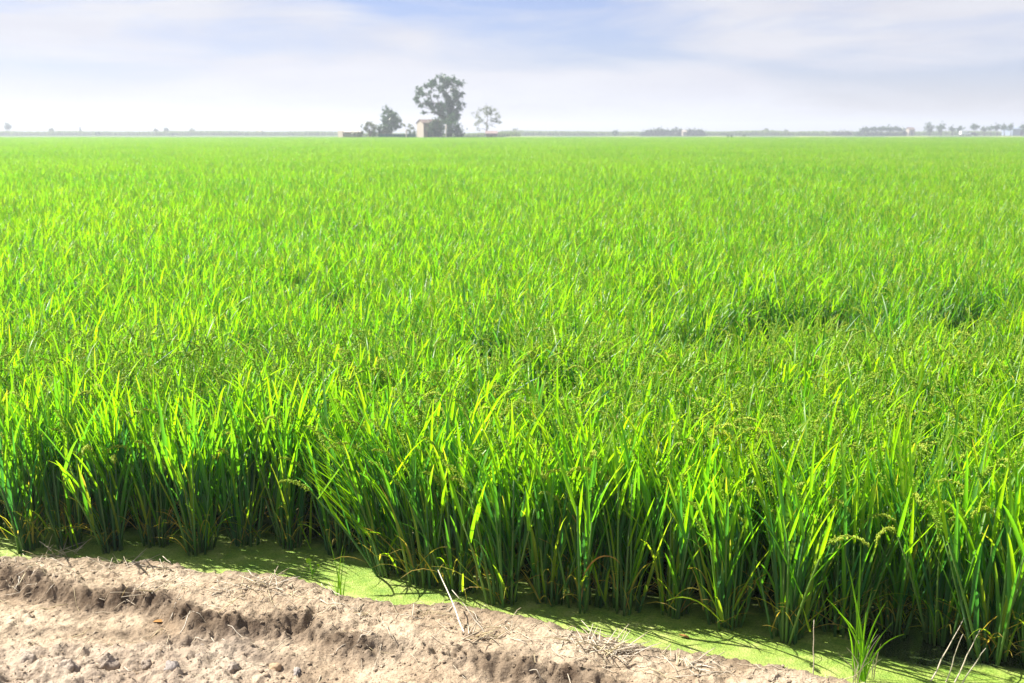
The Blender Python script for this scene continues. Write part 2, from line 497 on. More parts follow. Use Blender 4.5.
def bank_height(X, Y):
    warp = 0.10 * (fbm(X * 2.3, Y * 1.2, 3, 3) - 0.5) * 2 + 0.022 * (fbm(X * 11, Y * 8, 2, 9) - 0.5) * 2
    s = shore_y(X) - Y + warp * 0.55                     # metres inland from the water's edge
    rise = np.clip(s / 0.085, 0, 1)
    rise = rise * rise * (3 - 2 * rise)
    crest = 0.120 + 0.05 * (fbm(X * 1.6, Y * 0.8 + 4, 3, 21) - 0.5) * 2
    left = np.clip((-0.55 - X) / 0.5, 0, 1)
    z = -0.05 + rise * (0.05 + crest * (0.75 + 0.25 * left))
    # broken step behind the crest: a low scarp that faces the track side
    w2 = 0.15 * (fbm(X * 2.6 + 5, Y * 0.7, 3, 33, 0.45) - 0.5) * 2 + 0.022 * (fbm(X * 19, Y * 6, 3, 35) - 0.5) * 2
    st = s - (0.40 + 0.13 * left * np.sin(X * 3.1) + w2)
    step = np.clip(st / (0.05 + 0.14 * fbm(X * 3.7 + 2, Y * 3.7, 3, 37)), 0, 1)
    depth = 0.105 * np.clip(fbm(X * 1.1 + 3, Y * 0.3, 3, 41) * 2.6 - 0.62, 0.12, 1)
    z = z - step * depth
    # second, lower step
    w3 = 0.12 * (fbm(X * 2.2 - 8, Y * 0.5, 3, 51) - 0.5) * 2 + 0.018 * (fbm(X * 16, Y * 6, 3, 53) - 0.5) * 2
    st3 = s - (0.74 + w3 + 0.10 * np.sin(X * 1.7 + 1))
    step3 = np.clip(st3 / 0.05, 0, 1)
    z = z - step3 * 0.040 * np.clip(fbm(X * 1.7 + 9, Y * 0.3, 3, 61) * 3.4 - 1.3, 0, 1)
    # clods and crumbs
    rough = 0.35 + 0.65 * fbm(X * 1.9, Y * 2.6, 3, 71) + 0.9 * np.exp(-((st - 0.02) / 0.06) ** 2)
    near = np.clip((4.40 - Y) / 0.14, 0, 1) * np.clip((-0.75 - X) / 0.4, 0, 1)   # crumbled spoil at the near left
    z = z + rise * rough * (0.055 * (fbm(X * 7, Y * 10, 4, 81) - 0.5) + 0.046 * (fbm(X * 30, Y * 30, 3, 91, 0.6) - 0.5))
    
    broken = np.exp(-((st - 0.03) / 0.07) ** 2) + 0.6 * np.exp(-((st3 - 0.02) / 0.06) ** 2)
    z = z + broken * rise * (0.050 * (fbm(X * 15, Y * 15, 3, 141, 0.6) - 0.5) + 0.030 * (fbm(X * 45, Y * 45, 2, 151) - 0.5))
    floor = 0.030 + 0.05 * (fbm(X * 5, Y * 7, 4, 121) - 0.5) + 0.045 * (fbm(X * 28, Y * 28, 3, 131, 0.6) - 0.5)
    zf = np.where(s > 0.25, floor, -1)
    z = np.where(z > zf, z, zf + 0.15 * (z - zf))
    z = z + near * (0.02 + 0.105 * (fbm(X * 9, Y * 9, 5, 101, 0.6) - 0.45))
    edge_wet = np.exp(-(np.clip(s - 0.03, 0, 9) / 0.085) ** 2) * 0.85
    scarp = np.exp(-((st - 0.03) / 0.075) ** 2) * 0.85 * np.clip(depth / 0.05, 0, 1) + np.exp(-((st3 - 0.02) / 0.06) ** 2) * 0.5  # darker brown band along both steps
    wet_and_scarp = np.clip(edge_wet + scarp * (0.5 + fbm(X * 18, Y * 18, 3, 111)) , 0, 1)
    return z, wet_and_scarp, near


Z, wet_and_scarp, near = bank_height(X, Y)
info = np.zeros(X.shape + (4,)); info[..., 3] = 1
info[..., 0] = wet_and_scarp
info[..., 1] = near * 0.25
keep = None
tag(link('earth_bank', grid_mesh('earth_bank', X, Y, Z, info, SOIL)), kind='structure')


def bank_z(x, y):
    z, _, _ = bank_height(np.array([x]), np.array([y]))
    return float(max(z[0], 0.0))


# ------------------------------------------------------------------ rice plants
def blade(mb, base, azm, tilt, length, width, bend, rnd, kind, nseg=6, fold=0.25, twist=0.0, mat=0, tipdry=0.0, droop=2.0):
    """A leaf: a folded ribbon from base that starts tilt from the vertical and bends over along its length."""
    p = Vector(base)
    vs, cs, fs = [], [], []
    ca, sa = math.cos(azm), math.sin(azm)
    side0 = Vector((-sa, ca, 0))
    ds = length / nseg
    for i in range(nseg + 1):
        t = i / nseg
        th = tilt + bend * t ** droop
        d = Vector((math.sin(th) * ca, math.sin(th) * sa, math.cos(th)))
        nrm = side0.cross(d)
        tw = twist * t
        side = side0 * math.cos(tw) + nrm * math.sin(tw)
        n2 = side.cross(d)
        prof = min(1.0, 0.55 + 1.6 * t) * (max(0.0, 1 - t)) ** 0.55 if t > 0.3 else min(1.0, 0.55 + 1.6 * t) * (1 - 0.3 * t)
        w = max(0.0006, width * 0.5 * prof)
        k = min(1.0, kind + (tipdry * max(0, (t - 0.6) / 0.4)))
        if fold is None:
            vs += [(p - side * w)[:], (p + side * w)[:]]
            cs += [(t, rnd, k, 1)] * 2
        else:
            vs += [(p - side * w)[:], (p + n2 * (w * fold * 2))[:], (p + side * w)[:]]
            cs += [(t, rnd, k, 1)] * 3
        if i < nseg: p = p + d * ds
    m = 2 if fold is None else 3
    for i in range(nseg):
        for j in range(m - 1):
            a = i * m + j
            fs.append((a, a + 1, a + m + 1, a + m))
    mb.add(vs, fs, cs, mat)


def seed_head(mb, base, azm, tilt, length, rnd, mat=0, ngr=34, gr=1.0, bend=None):
    """A panicle: a thin arching stalk with short drooping branches of grains."""
    rr = random
    p = Vector(base)
    ca, sa = math.cos(azm), math.sin(azm)
    n = 7
    pts = [p.copy()]
    bend = rr.uniform(0.2, 1.5) if bend is None else bend
    for i in range(n):
        t = (i + 1) / n
        th = tilt + bend * t ** 1.5
        p = p + Vector((math.sin(th) * ca, math.sin(th) * sa, math.cos(th))) * (length / n)
        pts.append(p.copy())
    mb.tube([q[:] for q in pts], [0.0016 - 0.0009 * i / n for i in range(n + 1)], 3, mat, (0, rnd, 0.0, 1))
    for g in range(ngr):
        t = 0.22 + 0.78 * (g + rr.random()) / ngr
        i = min(n - 1, int(t * n)); f = t * n - i
        q = pts[i].lerp(pts[i + 1], f)
        d = (pts[i + 1] - pts[i]).normalized()
        off = Vector((rr.gauss(0, 1), rr.gauss(0, 1), rr.gauss(-0.4, 0.8))) * 0.0052 * (1.25 - 0.6 * t)
        c = q + off
        ax = (d * 1.0 + off * 60 + Vector((0, 0, -0.5))).normalized()
        u = ax.orthogonal().normalized(); w = ax.cross(u)
        ln, wd = 0.0058 * gr, 0.0021 * gr
        vs = [(c - ax * ln)[:], (c + u * wd)[:], (c + w * wd)[:], (c - u * wd)[:], (c - w * wd)[:], (c + ax * ln)[:]]
        fs = [(0, 2, 1), (0, 3, 2), (0, 4, 3), (0, 1, 4), (5, 1, 2), (5, 2, 3), (5, 3, 4), (5, 4, 1)]
        mb.add(vs, fs, (t, min(1, max(0, rnd + rr.uniform(-.3, .3))), 0, 1), mat)
    return pts


def rice_tuft(seed, culms=17, spread=0.26, height=1.0, dry=0.5, lean=None, full=True, wide=1.0, carpet=False):
    """Culms of one rice hill. Returns foliage MB, stems MB and a list of seed-head places."""
    random.seed(seed)
    rr = random
    fo, st, heads = MB(), MB(), []
    for c in range(culms):
        a = rr.uniform(0, 2 * math.pi)
        q = math.sqrt(rr.random())
        bx, by = 0.062 * q * math.cos(a), 0.062 * q * math.sin(a)
        azm = a + rr.gauss(0, 0.5)
        tilt = abs(rr.gauss(0.0, spread * 0.55)) * (0.4 + q) + 0.02
        if lean:
            dx = math.sin(tilt) * math.cos(azm) + lean[0] * rr.uniform(0.3, 1.2); dy = math.sin(tilt) * math.sin(azm) + lean[1] * rr.uniform(0.3, 1.2)
            azm = math.atan2(dy, dx); tilt = min(0.75, math.hypot(dx, dy))
        hc = height * (rr.uniform(0.54, 0.72) if carpet else rr.uniform(0.46, 0.66))
        rnd0 = rr.random()
        pts = []
        for i in range(5):
            t = i / 4
            th = tilt * (0.75 + 0.35 * t)
            if i == 0: p = Vector((bx, by, -0.05))
            else: p = p + Vector((math.sin(th) * math.cos(azm), math.sin(th) * math.sin(azm), math.cos(th))) * ((hc + 0.05) / 4)
            pts.append(p.copy())
        st.tube([x[:] for x in pts], [0.0062, 0.0060, 0.0052, 0.0040, 0.0026], 5, 0, (0, rnd0, 0.12 * rr.random(), 1))

        def at(t):
            u = t * 4; i = min(3, int(u))
            return pts[i].lerp(pts[i + 1], u - i)
        nl = rr.choice((5, 5, 6)) if carpet else rr.choice((4, 4, 5))
        for l in range(nl):
            t = (0.30 + 0.68 * l / (nl - 1)) + rr.uniform(-0.06, 0.06)
            t = min(1.0, max(0.15, t))
            b = at(t)
            la = azm + (math.pi if l % 2 else 0) + rr.gauss(0, 0.6)
            if lean and rr.random() < 0.6: la = math.atan2(lean[1], lean[0]) + rr.gauss(0, 0.6)
            top = l >= nl - (3 if carpet else 2)
            tl = tilt * 0.6 + rr.uniform(0.10, 0.46) if top else (rr.uniform(0.18, 0.55) if carpet else rr.uniform(0.12, 0.46))
            ln = height * (rr.uniform(0.27, 0.44) if top else rr.uniform(0.32, 0.52))
            bd = rr.uniform(0.0, 0.55) if top else rr.uniform(0.03, 0.42) + (0.7 if rr.random() < 0.14 else 0)
            kind = 0.0
            if carpet and top:      # flag leaves of the closed stand: shorter, set at many angles
                ln = height * rr.uniform(0.15, 0.30); tl = tilt * 0.5 + abs(rr.gauss(0.30, 0.24)); bd = rr.uniform(0.0, 0.9)
            x = rr.random()
            if l == 0 and x < 0.18 * dry: kind = rr.uniform(0.3, 0.55)
            elif x < 0.012: kind = rr.uniform(0.08, 0.22)
            rnd = min(1, max(0, 0.45 + rr.gauss(0, 0.22) + (0.12 if top else -0.24)))  # lower, older leaves darker and bluer, shade put into the colour; top ones lighter
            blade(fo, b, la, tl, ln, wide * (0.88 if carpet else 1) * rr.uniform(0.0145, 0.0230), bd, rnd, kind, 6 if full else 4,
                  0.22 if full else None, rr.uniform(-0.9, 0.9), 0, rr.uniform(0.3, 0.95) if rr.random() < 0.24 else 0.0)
        # withered sheath leaves at the foot
        if rr.random() < dry:
            blade(fo, at(rr.uniform(0.08, 0.3)), rr.uniform(0, 6.28), rr.uniform(0.35, 1.0), rr.uniform(0.12, 0.30), 0.007, rr.uniform(0.4, 1.7),
                  rr.random(), rr.uniform(0.7, 1.0), 5, None, rr.uniform(-1, 1))
        if rr.random() < 0.42:
            heads.append((pts[-1].copy(), azm + rr.gauss(0, .4), tilt * 0.9 + rr.uniform(0, 0.15), rnd0))
    return fo, st, heads


NV = 10
VARS = []
for v in range(NV):
    fo, st, heads = rice_tuft(100 + v * 7, culms=19 + v % 4, spread=(0.24, 0.30, 0.36)[v % 3], carpet=True)
    VARS.append((fo.mesh('rice_foliage', RICE), st.mesh('rice_stem', STEM), heads[:9], fo, st))
HEADS = []
for v in range(5):
    random.seed(900 + v)
    mb = MB()
    mb.tube([(0, 0, -0.06), (0, 0, 0)], [0.0019, 0.0016], 3)
    seed_head(mb, (0, 0, 0), 0.0, 0.03, random.uniform(0.17, 0.23), 0.2 + 0.15 * v, bend=(0.15, 0.35, 0.7, 1.1, 1.9)[v], gr=1.3, ngr=84)
    HEADS.append(mb.mesh('seed_head', SEED))
random.seed(5)


def plant_rice(x, y, rz, sc, label, variant, group, meshes=None, heads=None):
    r = empty('rice_plant', (x, y, 0), rz, sc)
    tag(r, label, 'rice plant', group)
    if meshes is None: meshes, heads = VARS[variant][:2], VARS[variant][2]
    link('foliage', meshes[0], r)
    link('stem', meshes[1], r)
    for k, (p, a, tl, rd) in enumerate(heads):
        link('seed_head', HEADS[(k + variant * 3) % 5], r, p, (0, tl, a))
    return r


EDGE_GROUP = 'rice plants along the water edge'
# px of the foot, height scale, variant/seed, lean, label
FRONT = [
    (-70, 548, 1.00, 0, None, None),
    (28, 549, 0.99, 31, (0.0, -0.05), 'shaded rice plant at the left border of the photo above the dirt bank'),
    (70, 546, 1.0, 47, None, 'dark rice plant squeezed between the two leftmost fan-shaped rice plants'),
    (112, 549, 1.00, 32, (-0.03, -0.10), 'shaded rice plant with broad low fan beside the dirt bank, second from the left border'),
    (158, 544, 0.98, 48, None, 'narrow dark rice plant set back just left of the big wide fan of leaves'),
    (200, 551, 1.04, 33, (0.03, -0.12), 'widest shaded fan-shaped rice plant, its foot opposite the dark tip of the dirt ridge'),
    (246, 544, 0.97, 49, None, 'narrow dark rice plant set back between the two big fans left of the notch'),
    (291, 545, 1.05, 34, (0.04, -0.05), 'tall shaded rice plant at the recessed corner, just left of the sunlit one'),
    (338, 551, 0.96, 50, None, 'rice plant hidden in the notch behind the bright left-leaning corner plant'),
    (392, 572, 1.08, 35, (-0.20, -0.06), 'bright sunlit rice plant at the corner with leaves leaning far left'),
    (424, 584, 1.02, 36, (-0.10, -0.08), 'sunlit rice plant just right of the left-leaning corner plant'),
    (462, 590, 1.03, 37, None, 'rice plant behind the pale straw stalk, with low curled leaves at its foot'),
    (503, 601, 1.02, 38, (-0.04, -0.05), 'rice plant with a shadow streak on the duckweed at its right foot'),
    (548, 602, 1.00, 39, (0.03, -0.08), 'rice plant with short yellowish shoots low in front, left of the orange curled leaf'),
    (585, 606, 1.04, 40, None, 'rice plant standing directly behind the orange curled leaf'),
    (624, 610, 1.02, 41, None, 'straight upright rice plant just right of the orange curled leaf'),
    (674, 613, 1.0, 42, (0.02, -0.05), 'rice plant left of the low yellow drooping shoot'),
    (724, 624, 0.98, 43, (-0.04, -0.08), 'rice plant with a low yellow-green shoot drooping left at its foot'),
    (788, 638, 1.02, 44, (-0.02, -0.10), 'rice plant with yellowing leaves at its foot that stands farthest out into the duckweed'),
    (842, 633, 0.98, 51, None, 'shaded rice plant behind the bright green grass tuft'),
    (893, 631, 1.0, 45, (-0.02, -0.02), 'rice plant with long bare stems beside the dark patch of open water'),
    (940, 640, 0.97, 52, None, 'rice plant between the dark open water and the big right-hand fan'),
    (988, 657, 1.06, 46, (-0.06, -0.06), 'large rice plant at lower right behind the bleached dry stalks'),
    (1040, 664, 1.04, 53, None, 'rice plant cut by the right border of the photo beside the water'),
]
placed = []
for i, (px, py, sc, sd, lean, label) in enumerate(FRONT):
    x, y = ground_at(px, py)
    placed.append((x, y))
    if label is None: continue
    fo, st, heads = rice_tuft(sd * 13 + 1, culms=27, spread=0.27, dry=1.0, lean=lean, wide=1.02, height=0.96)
    if sd == 35:            # the corner hill throws a fan of low leaves out to the left
        for q in range(34):
            blade(fo, (random.uniform(-.14, .0), random.uniform(-.08, .05), random.uniform(.08, .36)), math.pi + random.gauss(0.1, .35), random.uniform(.38, .85),
                  random.uniform(.34, .54), random.uniform(.018, .027), random.uniform(.0, .25), random.uniform(.6, 1), random.choice((0, 0, 0, 0, .1, .42)), 7, .22, random.uniform(-.4, .4))
    for q in range(5):
        blade(fo, (random.gauss(0, .06), random.gauss(-.05, .03), random.uniform(.02, .10)), -math.pi / 2 + random.gauss(0, 1.1), random.uniform(.15, .8),
              random.uniform(.16, .34), random.uniform(.009, .016), random.uniform(.1, 1.5), random.uniform(.5, 1), random.choice((0, .05, .1, .3, .45, .8)), 7, .22, random.uniform(-.6, .6))
    if sd == 43:            # low yellow-green shoot drooping to the left
        for q, (a_, tl_, ln_) in enumerate(((3.3, .75, .30), (3.7, .45, .27), (2.9, .25, .30), (4.3, .5, .24))):
            blade(fo, (-.03, -.11, .06), a_, tl_, ln_, .019, (1.5, .6, .3, .8)[q], .9, (.34, .25, .2, .4)[q], 8, .22, .2)
    pr = plant_rice(x, y, 0, sc, label, i % NV, EDGE_GROUP, (fo.mesh('rice_foliage', RICE), st.mesh('rice_stem', STEM)), heads[:12])
    if sd == 40:            # withered leaf curled over in front of the stems
        dl = MB()
        blade(dl, (-.02, -.15, .20), -.5, .5, .22, .016, 2.2, .5, .9, 9, .3, 1.2)
        tag(link('dead_leaf', dl.mesh('dead_leaf', DEADLEAF), pr), 'orange curled withered leaf')

# gaps in the stand (a missed row seen as a dark line, and some thin places)
DIPS = [(ground_at(px, py, 0.72), rx, ry) for px, py, rx, ry in [
    (700, 345, .30, .50), (745, 322, .26, .42), (795, 318, .42, .55), (860, 312, .40, .48), (925, 318, .34, .50), (1000, 308, .50, .55), (1010, 345, .22, .35),
    (480, 348, .22, .36), (610, 250, .45, .50), (240, 345, .20, .34), (60, 320, .26, .36), (330, 300, .26, .40), (655, 300, .28, .36), (560, 385, .18, .26), (960, 440, .20, .26), (880, 470, .16, .2)]]


def gap(x, y):
    g = np.zeros(np.shape(x), bool)
    for (gx, gy), rx, ry in DIPS:
        g |= ((x - gx) / (rx * 1.1)) ** 2 + ((y - gy - ry * .5) / (ry * 1.6)) ** 2 < 1
    return g


# the stand: jittered rows running away from the water
def stand(x0, x1, y0, y1, sx, sy, jit, rng):
    gx = np.arange(x0, x1, sx); gy = np.arange(y0, y1, sy)
    A, B = np.meshgrid(gx, gy)
    A = A + rng.uniform(-jit, jit, A.shape) + (np.arange(len(gy))[:, None] % 2) * sx / 2
    B = B + rng.uniform(-jit, jit, B.shape)
    return A.ravel(), B.ravel()


sx, sy = stand(-9.5, 9.5, 4.0, 15, 0.215, 0.205, 0.07, RNG)
fx = np.array([p[0] for p in placed]); fy = np.array([p[1] for p in placed])
ok = sy > edge_y(sx) + 0.16
ok &= np.min((sx[:, None] - fx) ** 2 + (sy[:, None] - fy) ** 2, axis=1) > 0.15 ** 2
ok &= ~gap(sx, sy)
sx, sy = sx[ok], sy[ok]
inview = np.abs(sx) < 0.455 * (sy * math.cos(PITCH) + 1.2 * math.sin(PITCH)) + 0.1
order = np.argsort(np.where(inview, sy, 1e6) - 0.0)
N_IND = 300 - (len(FRONT) - 1)
ind = order[:N_IND]
rest = np.ones(len(sx), bool); rest[ind] = False
ROW_LABEL = ['leafy green rice plant in the front rank just behind the plants at the water edge',
             'green rice plant deep in the dense stand, only its leaf tips and seed heads showing']
for k in ind:
    x, y = float(sx[k]), float(sy[k])
    back = y - float(edge_y(x))
    plant_rice(x, y, random.uniform(0, 6.28), random.uniform(0.97, 1.10) if back < 0.40 else random.uniform(0.88, 1.07), ROW_LABEL[0 if back < 0.40 else 1], int(RNG.integers(NV)),
               'rice plants in the front of the stand' if back < 0.40 else 'rice plants inside the stand')

# everything behind the 300 nearest: one mass of crop
SRC = bpy.data.collections.new('rice_sources')
SRC_FAR = bpy.data.collections.new('rice_sources_far')


def merged(vi, low=False):
    fo, st, heads = rice_tuft(500 + vi * 11, culms=19, spread=0.32, dry=0.0, full=not low, carpet=True, wide=1.0 if not low else 0.75)
    m = MB()
    m.v, m.f, m.c, m.m = list(fo.v), list(fo.f), list(fo.c), [0] * len(fo.f)
    if not low: m.add(st.v, st.f, list(st.c), 1)
    for p, a, tl, rd in heads[:9]:
        seed_head(m, p, a, tl, random.uniform(0.14, 0.2), rd, 2, 36 if not low else 9, 1.3 if not low else 2.2)
    return m


lows = []
for v in range(8):
    m = merged(v)
    o = bpy.data.objects.new('crop_tuft', m.mesh('crop_tuft', [RICE, STEM, SEED]))
    SRC.objects.link(o)
for v in range(6): lows.append(merged(20 + v, True))
for v in range(4):
    random.seed(70 + v)
    big = MB()
    acc_v, acc_f, acc_c, acc_m = [], [], [], []
    off = 0
    P = 2.4
    for gx in np.arange(-P / 2, P / 2, 0.24):
        for gy in np.arange(-P / 2, P / 2, 0.24):
            m = lows[random.randrange(6)]
            a = random.uniform(0, 6.28); s = random.uniform(0.9, 1.08)
            va = np.array(m.v); c, s_ = math.cos(a), math.sin(a)
            vr = np.stack([s * (c * va[:, 0] - s_ * va[:, 1]) + gx + random.uniform(-.06, .18), s * (s_ * va[:, 0] + c * va[:, 1]) + gy + random.uniform(-.06, .18), s * va[:, 2]], -1)
            acc_v += [tuple(r) for r in vr.tolist()]
            acc_f += [tuple(i + off for i in f) for f in m.f]
            acc_c += m.c; acc_m += m.m
            off += len(va)
    big.v, big.f, big.c, big.m = acc_v, acc_f, acc_c, acc_m
    o = bpy.data.objects.new('crop_patch', big.mesh('crop_patch', [RICE, STEM, SEED]))
    SRC_FAR.objects.link(o)


def scatter_group(name, coll, seed):
    ng = bpy.data.node_groups.new(name, 'GeometryNodeTree')
    ng.interface.new_socket('Geometry', in_out='INPUT', socket_type='NodeSocketGeometry')
    ng.interface.new_socket('Geometry', in_out='OUTPUT', socket_type='NodeSocketGeometry')
    gi = ng.nodes.new('NodeGroupInput'); go = ng.nodes.new('NodeGroupOutput')
    ci = ng.nodes.new('GeometryNodeCollectionInfo')
    ci.inputs['Collection'].default_value = coll
    ci.inputs['Separate Children'].default_value = True
    ci.inputs['Reset Children'].default_value = True
    iop = ng.nodes.new('GeometryNodeInstanceOnPoints')
    iop.inputs['Pick Instance'].default_value = True
    def named(nm, dt):
        a = ng.nodes.new('GeometryNodeInputNamedAttribute'); a.data_type = dt
        a.inputs['Name'].default_value = nm
        return a.outputs['Attribute']
    ng.links.new(gi.outputs[0], iop.inputs['Points'])
    ng.links.new(ci.outputs[0], iop.inputs['Instance'])
    ng.links.new(named('pick', 'INT'), iop.inputs['Instance Index'])
    ng.links.new(named('turn', 'FLOAT_VECTOR'), iop.inputs['Rotation'])
    ng.links.new(named('size', 'FLOAT_VECTOR'), iop.inputs['Scale'])
    ng.links.new(iop.outputs[0], go.inputs[0])
    return ng


def scatter(name, pts, pick, rot, size, coll):
    me = bpy.data.meshes.new(name)
    me.vertices.add(len(pts)); me.vertices.foreach_set('co', np.asarray(pts, np.float32).ravel())
    a = me.attributes.new('pick', 'INT', 'POINT'); a.data.foreach_set('value', np.asarray(pick, np.int32))
    a = me.attributes.new('turn', 'FLOAT_VECTOR', 'POINT'); a.data.foreach_set('vector', np.asarray(rot, np.float32).ravel())
    a = me.attributes.new('size', 'FLOAT_VECTOR', 'POINT'); a.data.foreach_set('vector', np.asarray(size, np.float32).ravel())
    me.update()
    o = link(name, me)
    md = o.modifiers.new('scatter', 'NODES')
    md.node_group = scatter_group(name, coll, 0)
    return o


NEAR_END = 42.0
px_, py_ = [sx[rest]], [sy[rest]]
ax, ay = stand(-34, 34, 15, NEAR_END, 0.245, 0.235, 0.085, RNG)
m_ = np.abs(ax) < 0.50 * ay + 4
px_.append(ax[m_]); py_.append(ay[m_])
px_ = np.concatenate(px_); py_ = np.concatenate(py_)
n = len(px_)
hvar = 0.90 + 0.20 * fbm(px_ * 0.35, py_ * 0.35, 3, 5)
rs = RNG.uniform(0.88, 1.08, n) * hvar
rot = np.zeros((n, 3)); rot[:, 2] = RNG.uniform(0, 6.28, n); rot[:, 0] = RNG.normal(0, 0.10, n); rot[:, 1] = RNG.normal(0, 0.10, n)
crop = scatter('rice_crop', np.stack([px_, py_, np.zeros(n)], -1), RNG.integers(0, 8, n), rot, np.stack([rs] * 3, -1), SRC)
tag(crop, 'bright green mass of ripening rice filling the field behind the first rows', 'rice crop', kind='stuff')
fx_, fy_ = stand(-150, 150, NEAR_END + 1.2, FIELD_END, 2.3, 2.3, 0.1, RNG)
m_ = np.abs(fx_) < 0.52 * fy_ + 6
fx_, fy_ = fx_[m_], fy_[m_]
n = len(fx_)
rot = np.zeros((n, 3)); rot[:, 2] = RNG.integers(0, 4, n) * math.pi / 2
hs = 0.92 + 0.16 * fbm(fx_ * 0.12, fy_ * 0.12, 3, 8)
far_crop = scatter('far_rice_crop', np.stack([fx_, fy_, np.zeros(n)], -1), RNG.integers(0, 4, n), rot, np.stack([np.ones(n), np.ones(n), hs], -1), SRC_FAR)
tag(far_crop, 'smooth bright green rice stretching away to the far edge of the field', 'rice crop', kind='stuff')
print('instances', len(px_), n)

# ------------------------------------------------------------------ grass, straw and stones on the bank
def on_bank(px, py, z=0.06):
    for _ in range(6):
        x, y = ground_at(px, py, z)
        z = 0.6 * z + 0.4 * bank_z(x, y)
    return x, y, z


def ray_at(px, py, Y):
    """Point at distance Y along the view that the photo shows at px, py (used to measure sizes)."""
    th = PITCH + math.atan((py - H / 2) / FPX)
    z = CAM_H - Y * math.tan(th)
    depth = Y * math.cos(PITCH) + (CAM_H - z) * math.sin(PITCH)
    return (px - W / 2) * depth / FPX, z


def curve_blade(mb, pts, width, rnd, kind, fold=0.2, mat=0):
    """Leaf ribbon through given points."""
    n = len(pts)
    vs, cs, fs = [], [], []
    P = [Vector(p) for p in pts]
    for i in range(n):
        t = i / (n - 1)
        d = (P[min(n - 1, i + 1)] - P[max(0, i - 1)]).normalized()
        side = d.cross(Vector((0.25, 1, 0.1))).normalized()
        nr = side.cross(d)
        w = max(0.0005, width * 0.5 * min(1, 0.6 + 1.5 * t) * (1 - t ** 2.2))
        vs += [(P[i] - side * w)[:], (P[i] + nr * w * fold * 2)[:], (P[i] + side * w)[:]]
        cs += [(t, rnd, kind, 1)] * 3
    for i in range(n - 1):
        for j in range(2):
            a = i * 3 + j
            fs.append((a, a + 1, a + 4, a + 3))
    mb.add(vs, fs, cs, mat)


def blade_to(mb, base, tip_px, tip_py, dy, width, rnd, kind, sag=0.12, n=9):
    """Blade from base whose tip is dy in front of (-) or behind (+) the base."""
    bx, by, bz = base
    tx, tz = ray_at(tip_px, tip_py, by + dy)
    B, T = Vector(base), Vector((tx, by + dy, tz))
    ln = (T - B).length
    ctrl = B.lerp(T, 0.5) + Vector((-(tx - bx) * 0.35, -dy * 0.35, ln * sag))
    pts = []
    for i in range(n):
        t = i / (n - 1)
        pts.append((B * (1 - t) ** 2 + ctrl * 2 * t * (1 - t) + T * t * t)[:])
    curve_blade(mb, pts, width, rnd, kind)


random.seed(21)
# bright green grass tuft on the water's edge
b = (*ground_at(861, 679, 0.0), -0.01)
t = empty('grass_tuft', b)
tag(t, 'bright green upright grass tuft at the water edge, its tallest blade crossing the dark water', 'grass tuft', 'grass tufts beside the water')
mb = MB()
for tx, ty, dy, w, sg in [(861, 541, .05, .012, .02), (846, 556, .02, .010, .02), (826, 598, -.02, .009, .10), (886, 602, -.05, .010, .10), (905, 634, -.08, .008, .22),
                          (872, 588, .06, .010, .04), (838, 612, -.08, .008, .12), (853, 590, -.03, .011, .03), (893, 622, .05, .007, .16), (866, 612, -.06, .009, .04),
                          (848, 628, -.1, .008, .1), (878, 628, -.08, .008, .1)]:
    bb = Vector(b) + Vector((random.uniform(-.03, .03), random.uniform(-.03, .03), 0))
    blade_to(mb, bb[:], tx, ty, dy, w, random.random(), 0, sg)
f = mb.mesh('foliage', GRASS); link('foliage', f, t, (-b[0], -b[1], -b[2]))
mb = MB()
for k in range(10):
    bb = Vector(b) + Vector((random.uniform(-.05, .05), random.uniform(-.05, .02), 0))
    blade_to(mb, bb[:], 861 + random.uniform(-26, 26), random.uniform(628, 660), random.uniform(-.1, .05), .005, random.random(), 0, .08, 6)
link('dry_leaves', mb.mesh('dry_leaves', STRAW), t, (-b[0], -b[1], -b[2]))

# thin grass beside the notch
b = (*ground_at(340, 606, 0.03), 0.0)
mb = MB()
for tx, ty, dy, w, sg in [(328, 536, .05, .007, .03), (343, 545, .0, .007, .04), (338, 566, -.04, .006, .05), (347, 572, .03, .006, .08), (334, 580, -.05, .006, .1), (345, 548, .05, .006, .01)]:
    blade_to(mb, (b[0] + random.uniform(-.015, .015), b[1], b[2]), tx, ty, dy, w, random.random(), 0.05, sg)
g = link('grass_tuft', mb.mesh('grass_tuft', GRASS), None)
g.data.transform(Matrix.Translation((-b[0], -b[1], -b[2]))); g.location = b
tag(g, 'sparse thin light green grass at the right end of the dirt ridge', 'grass tuft', 'grass tufts beside the water')

# small seedling with round leaves
b = (*ground_at(313, 578, 0.0), 0.0)
r = empty('seedling', b)
tag(r, 'tiny seedling with round pale leaves standing in the duckweed left of the thin grass', 'seedling')
mb = MB(); mb.tube([(0, 0, -.02), (-.006, 0, .04), (-.014, 0, .085)], [.003, .0025, .002], 5, 0, (0, .6, .1, 1)); mb.tube([(0, 0, .02), (.02, 0, .06)], [.002, .0016], 5)
link('stem', mb.mesh('stem', GRASS), r)
for lx, lz, sz, rz in ((-.018, .088, .013, .3), (.026, .064, .010, 1.2), (-.03, .05, .009, 2.0)):
    mb = MB(); vs = [(0, 0, 0)] + [(sz * math.cos(a) * 1.1, sz * math.sin(a), .004 * math.cos(2 * a)) for a in np.linspace(0, 2 * math.pi, 12, endpoint=False)]
    mb.add(vs, [(0, i + 1, (i + 1) % 12 + 1) for i in range(12)], (0, .9, .15, 1))
    link('leaf', mb.mesh('leaf', GRASS), r, (lx, 0, lz), (0.8, 0.2, rz))

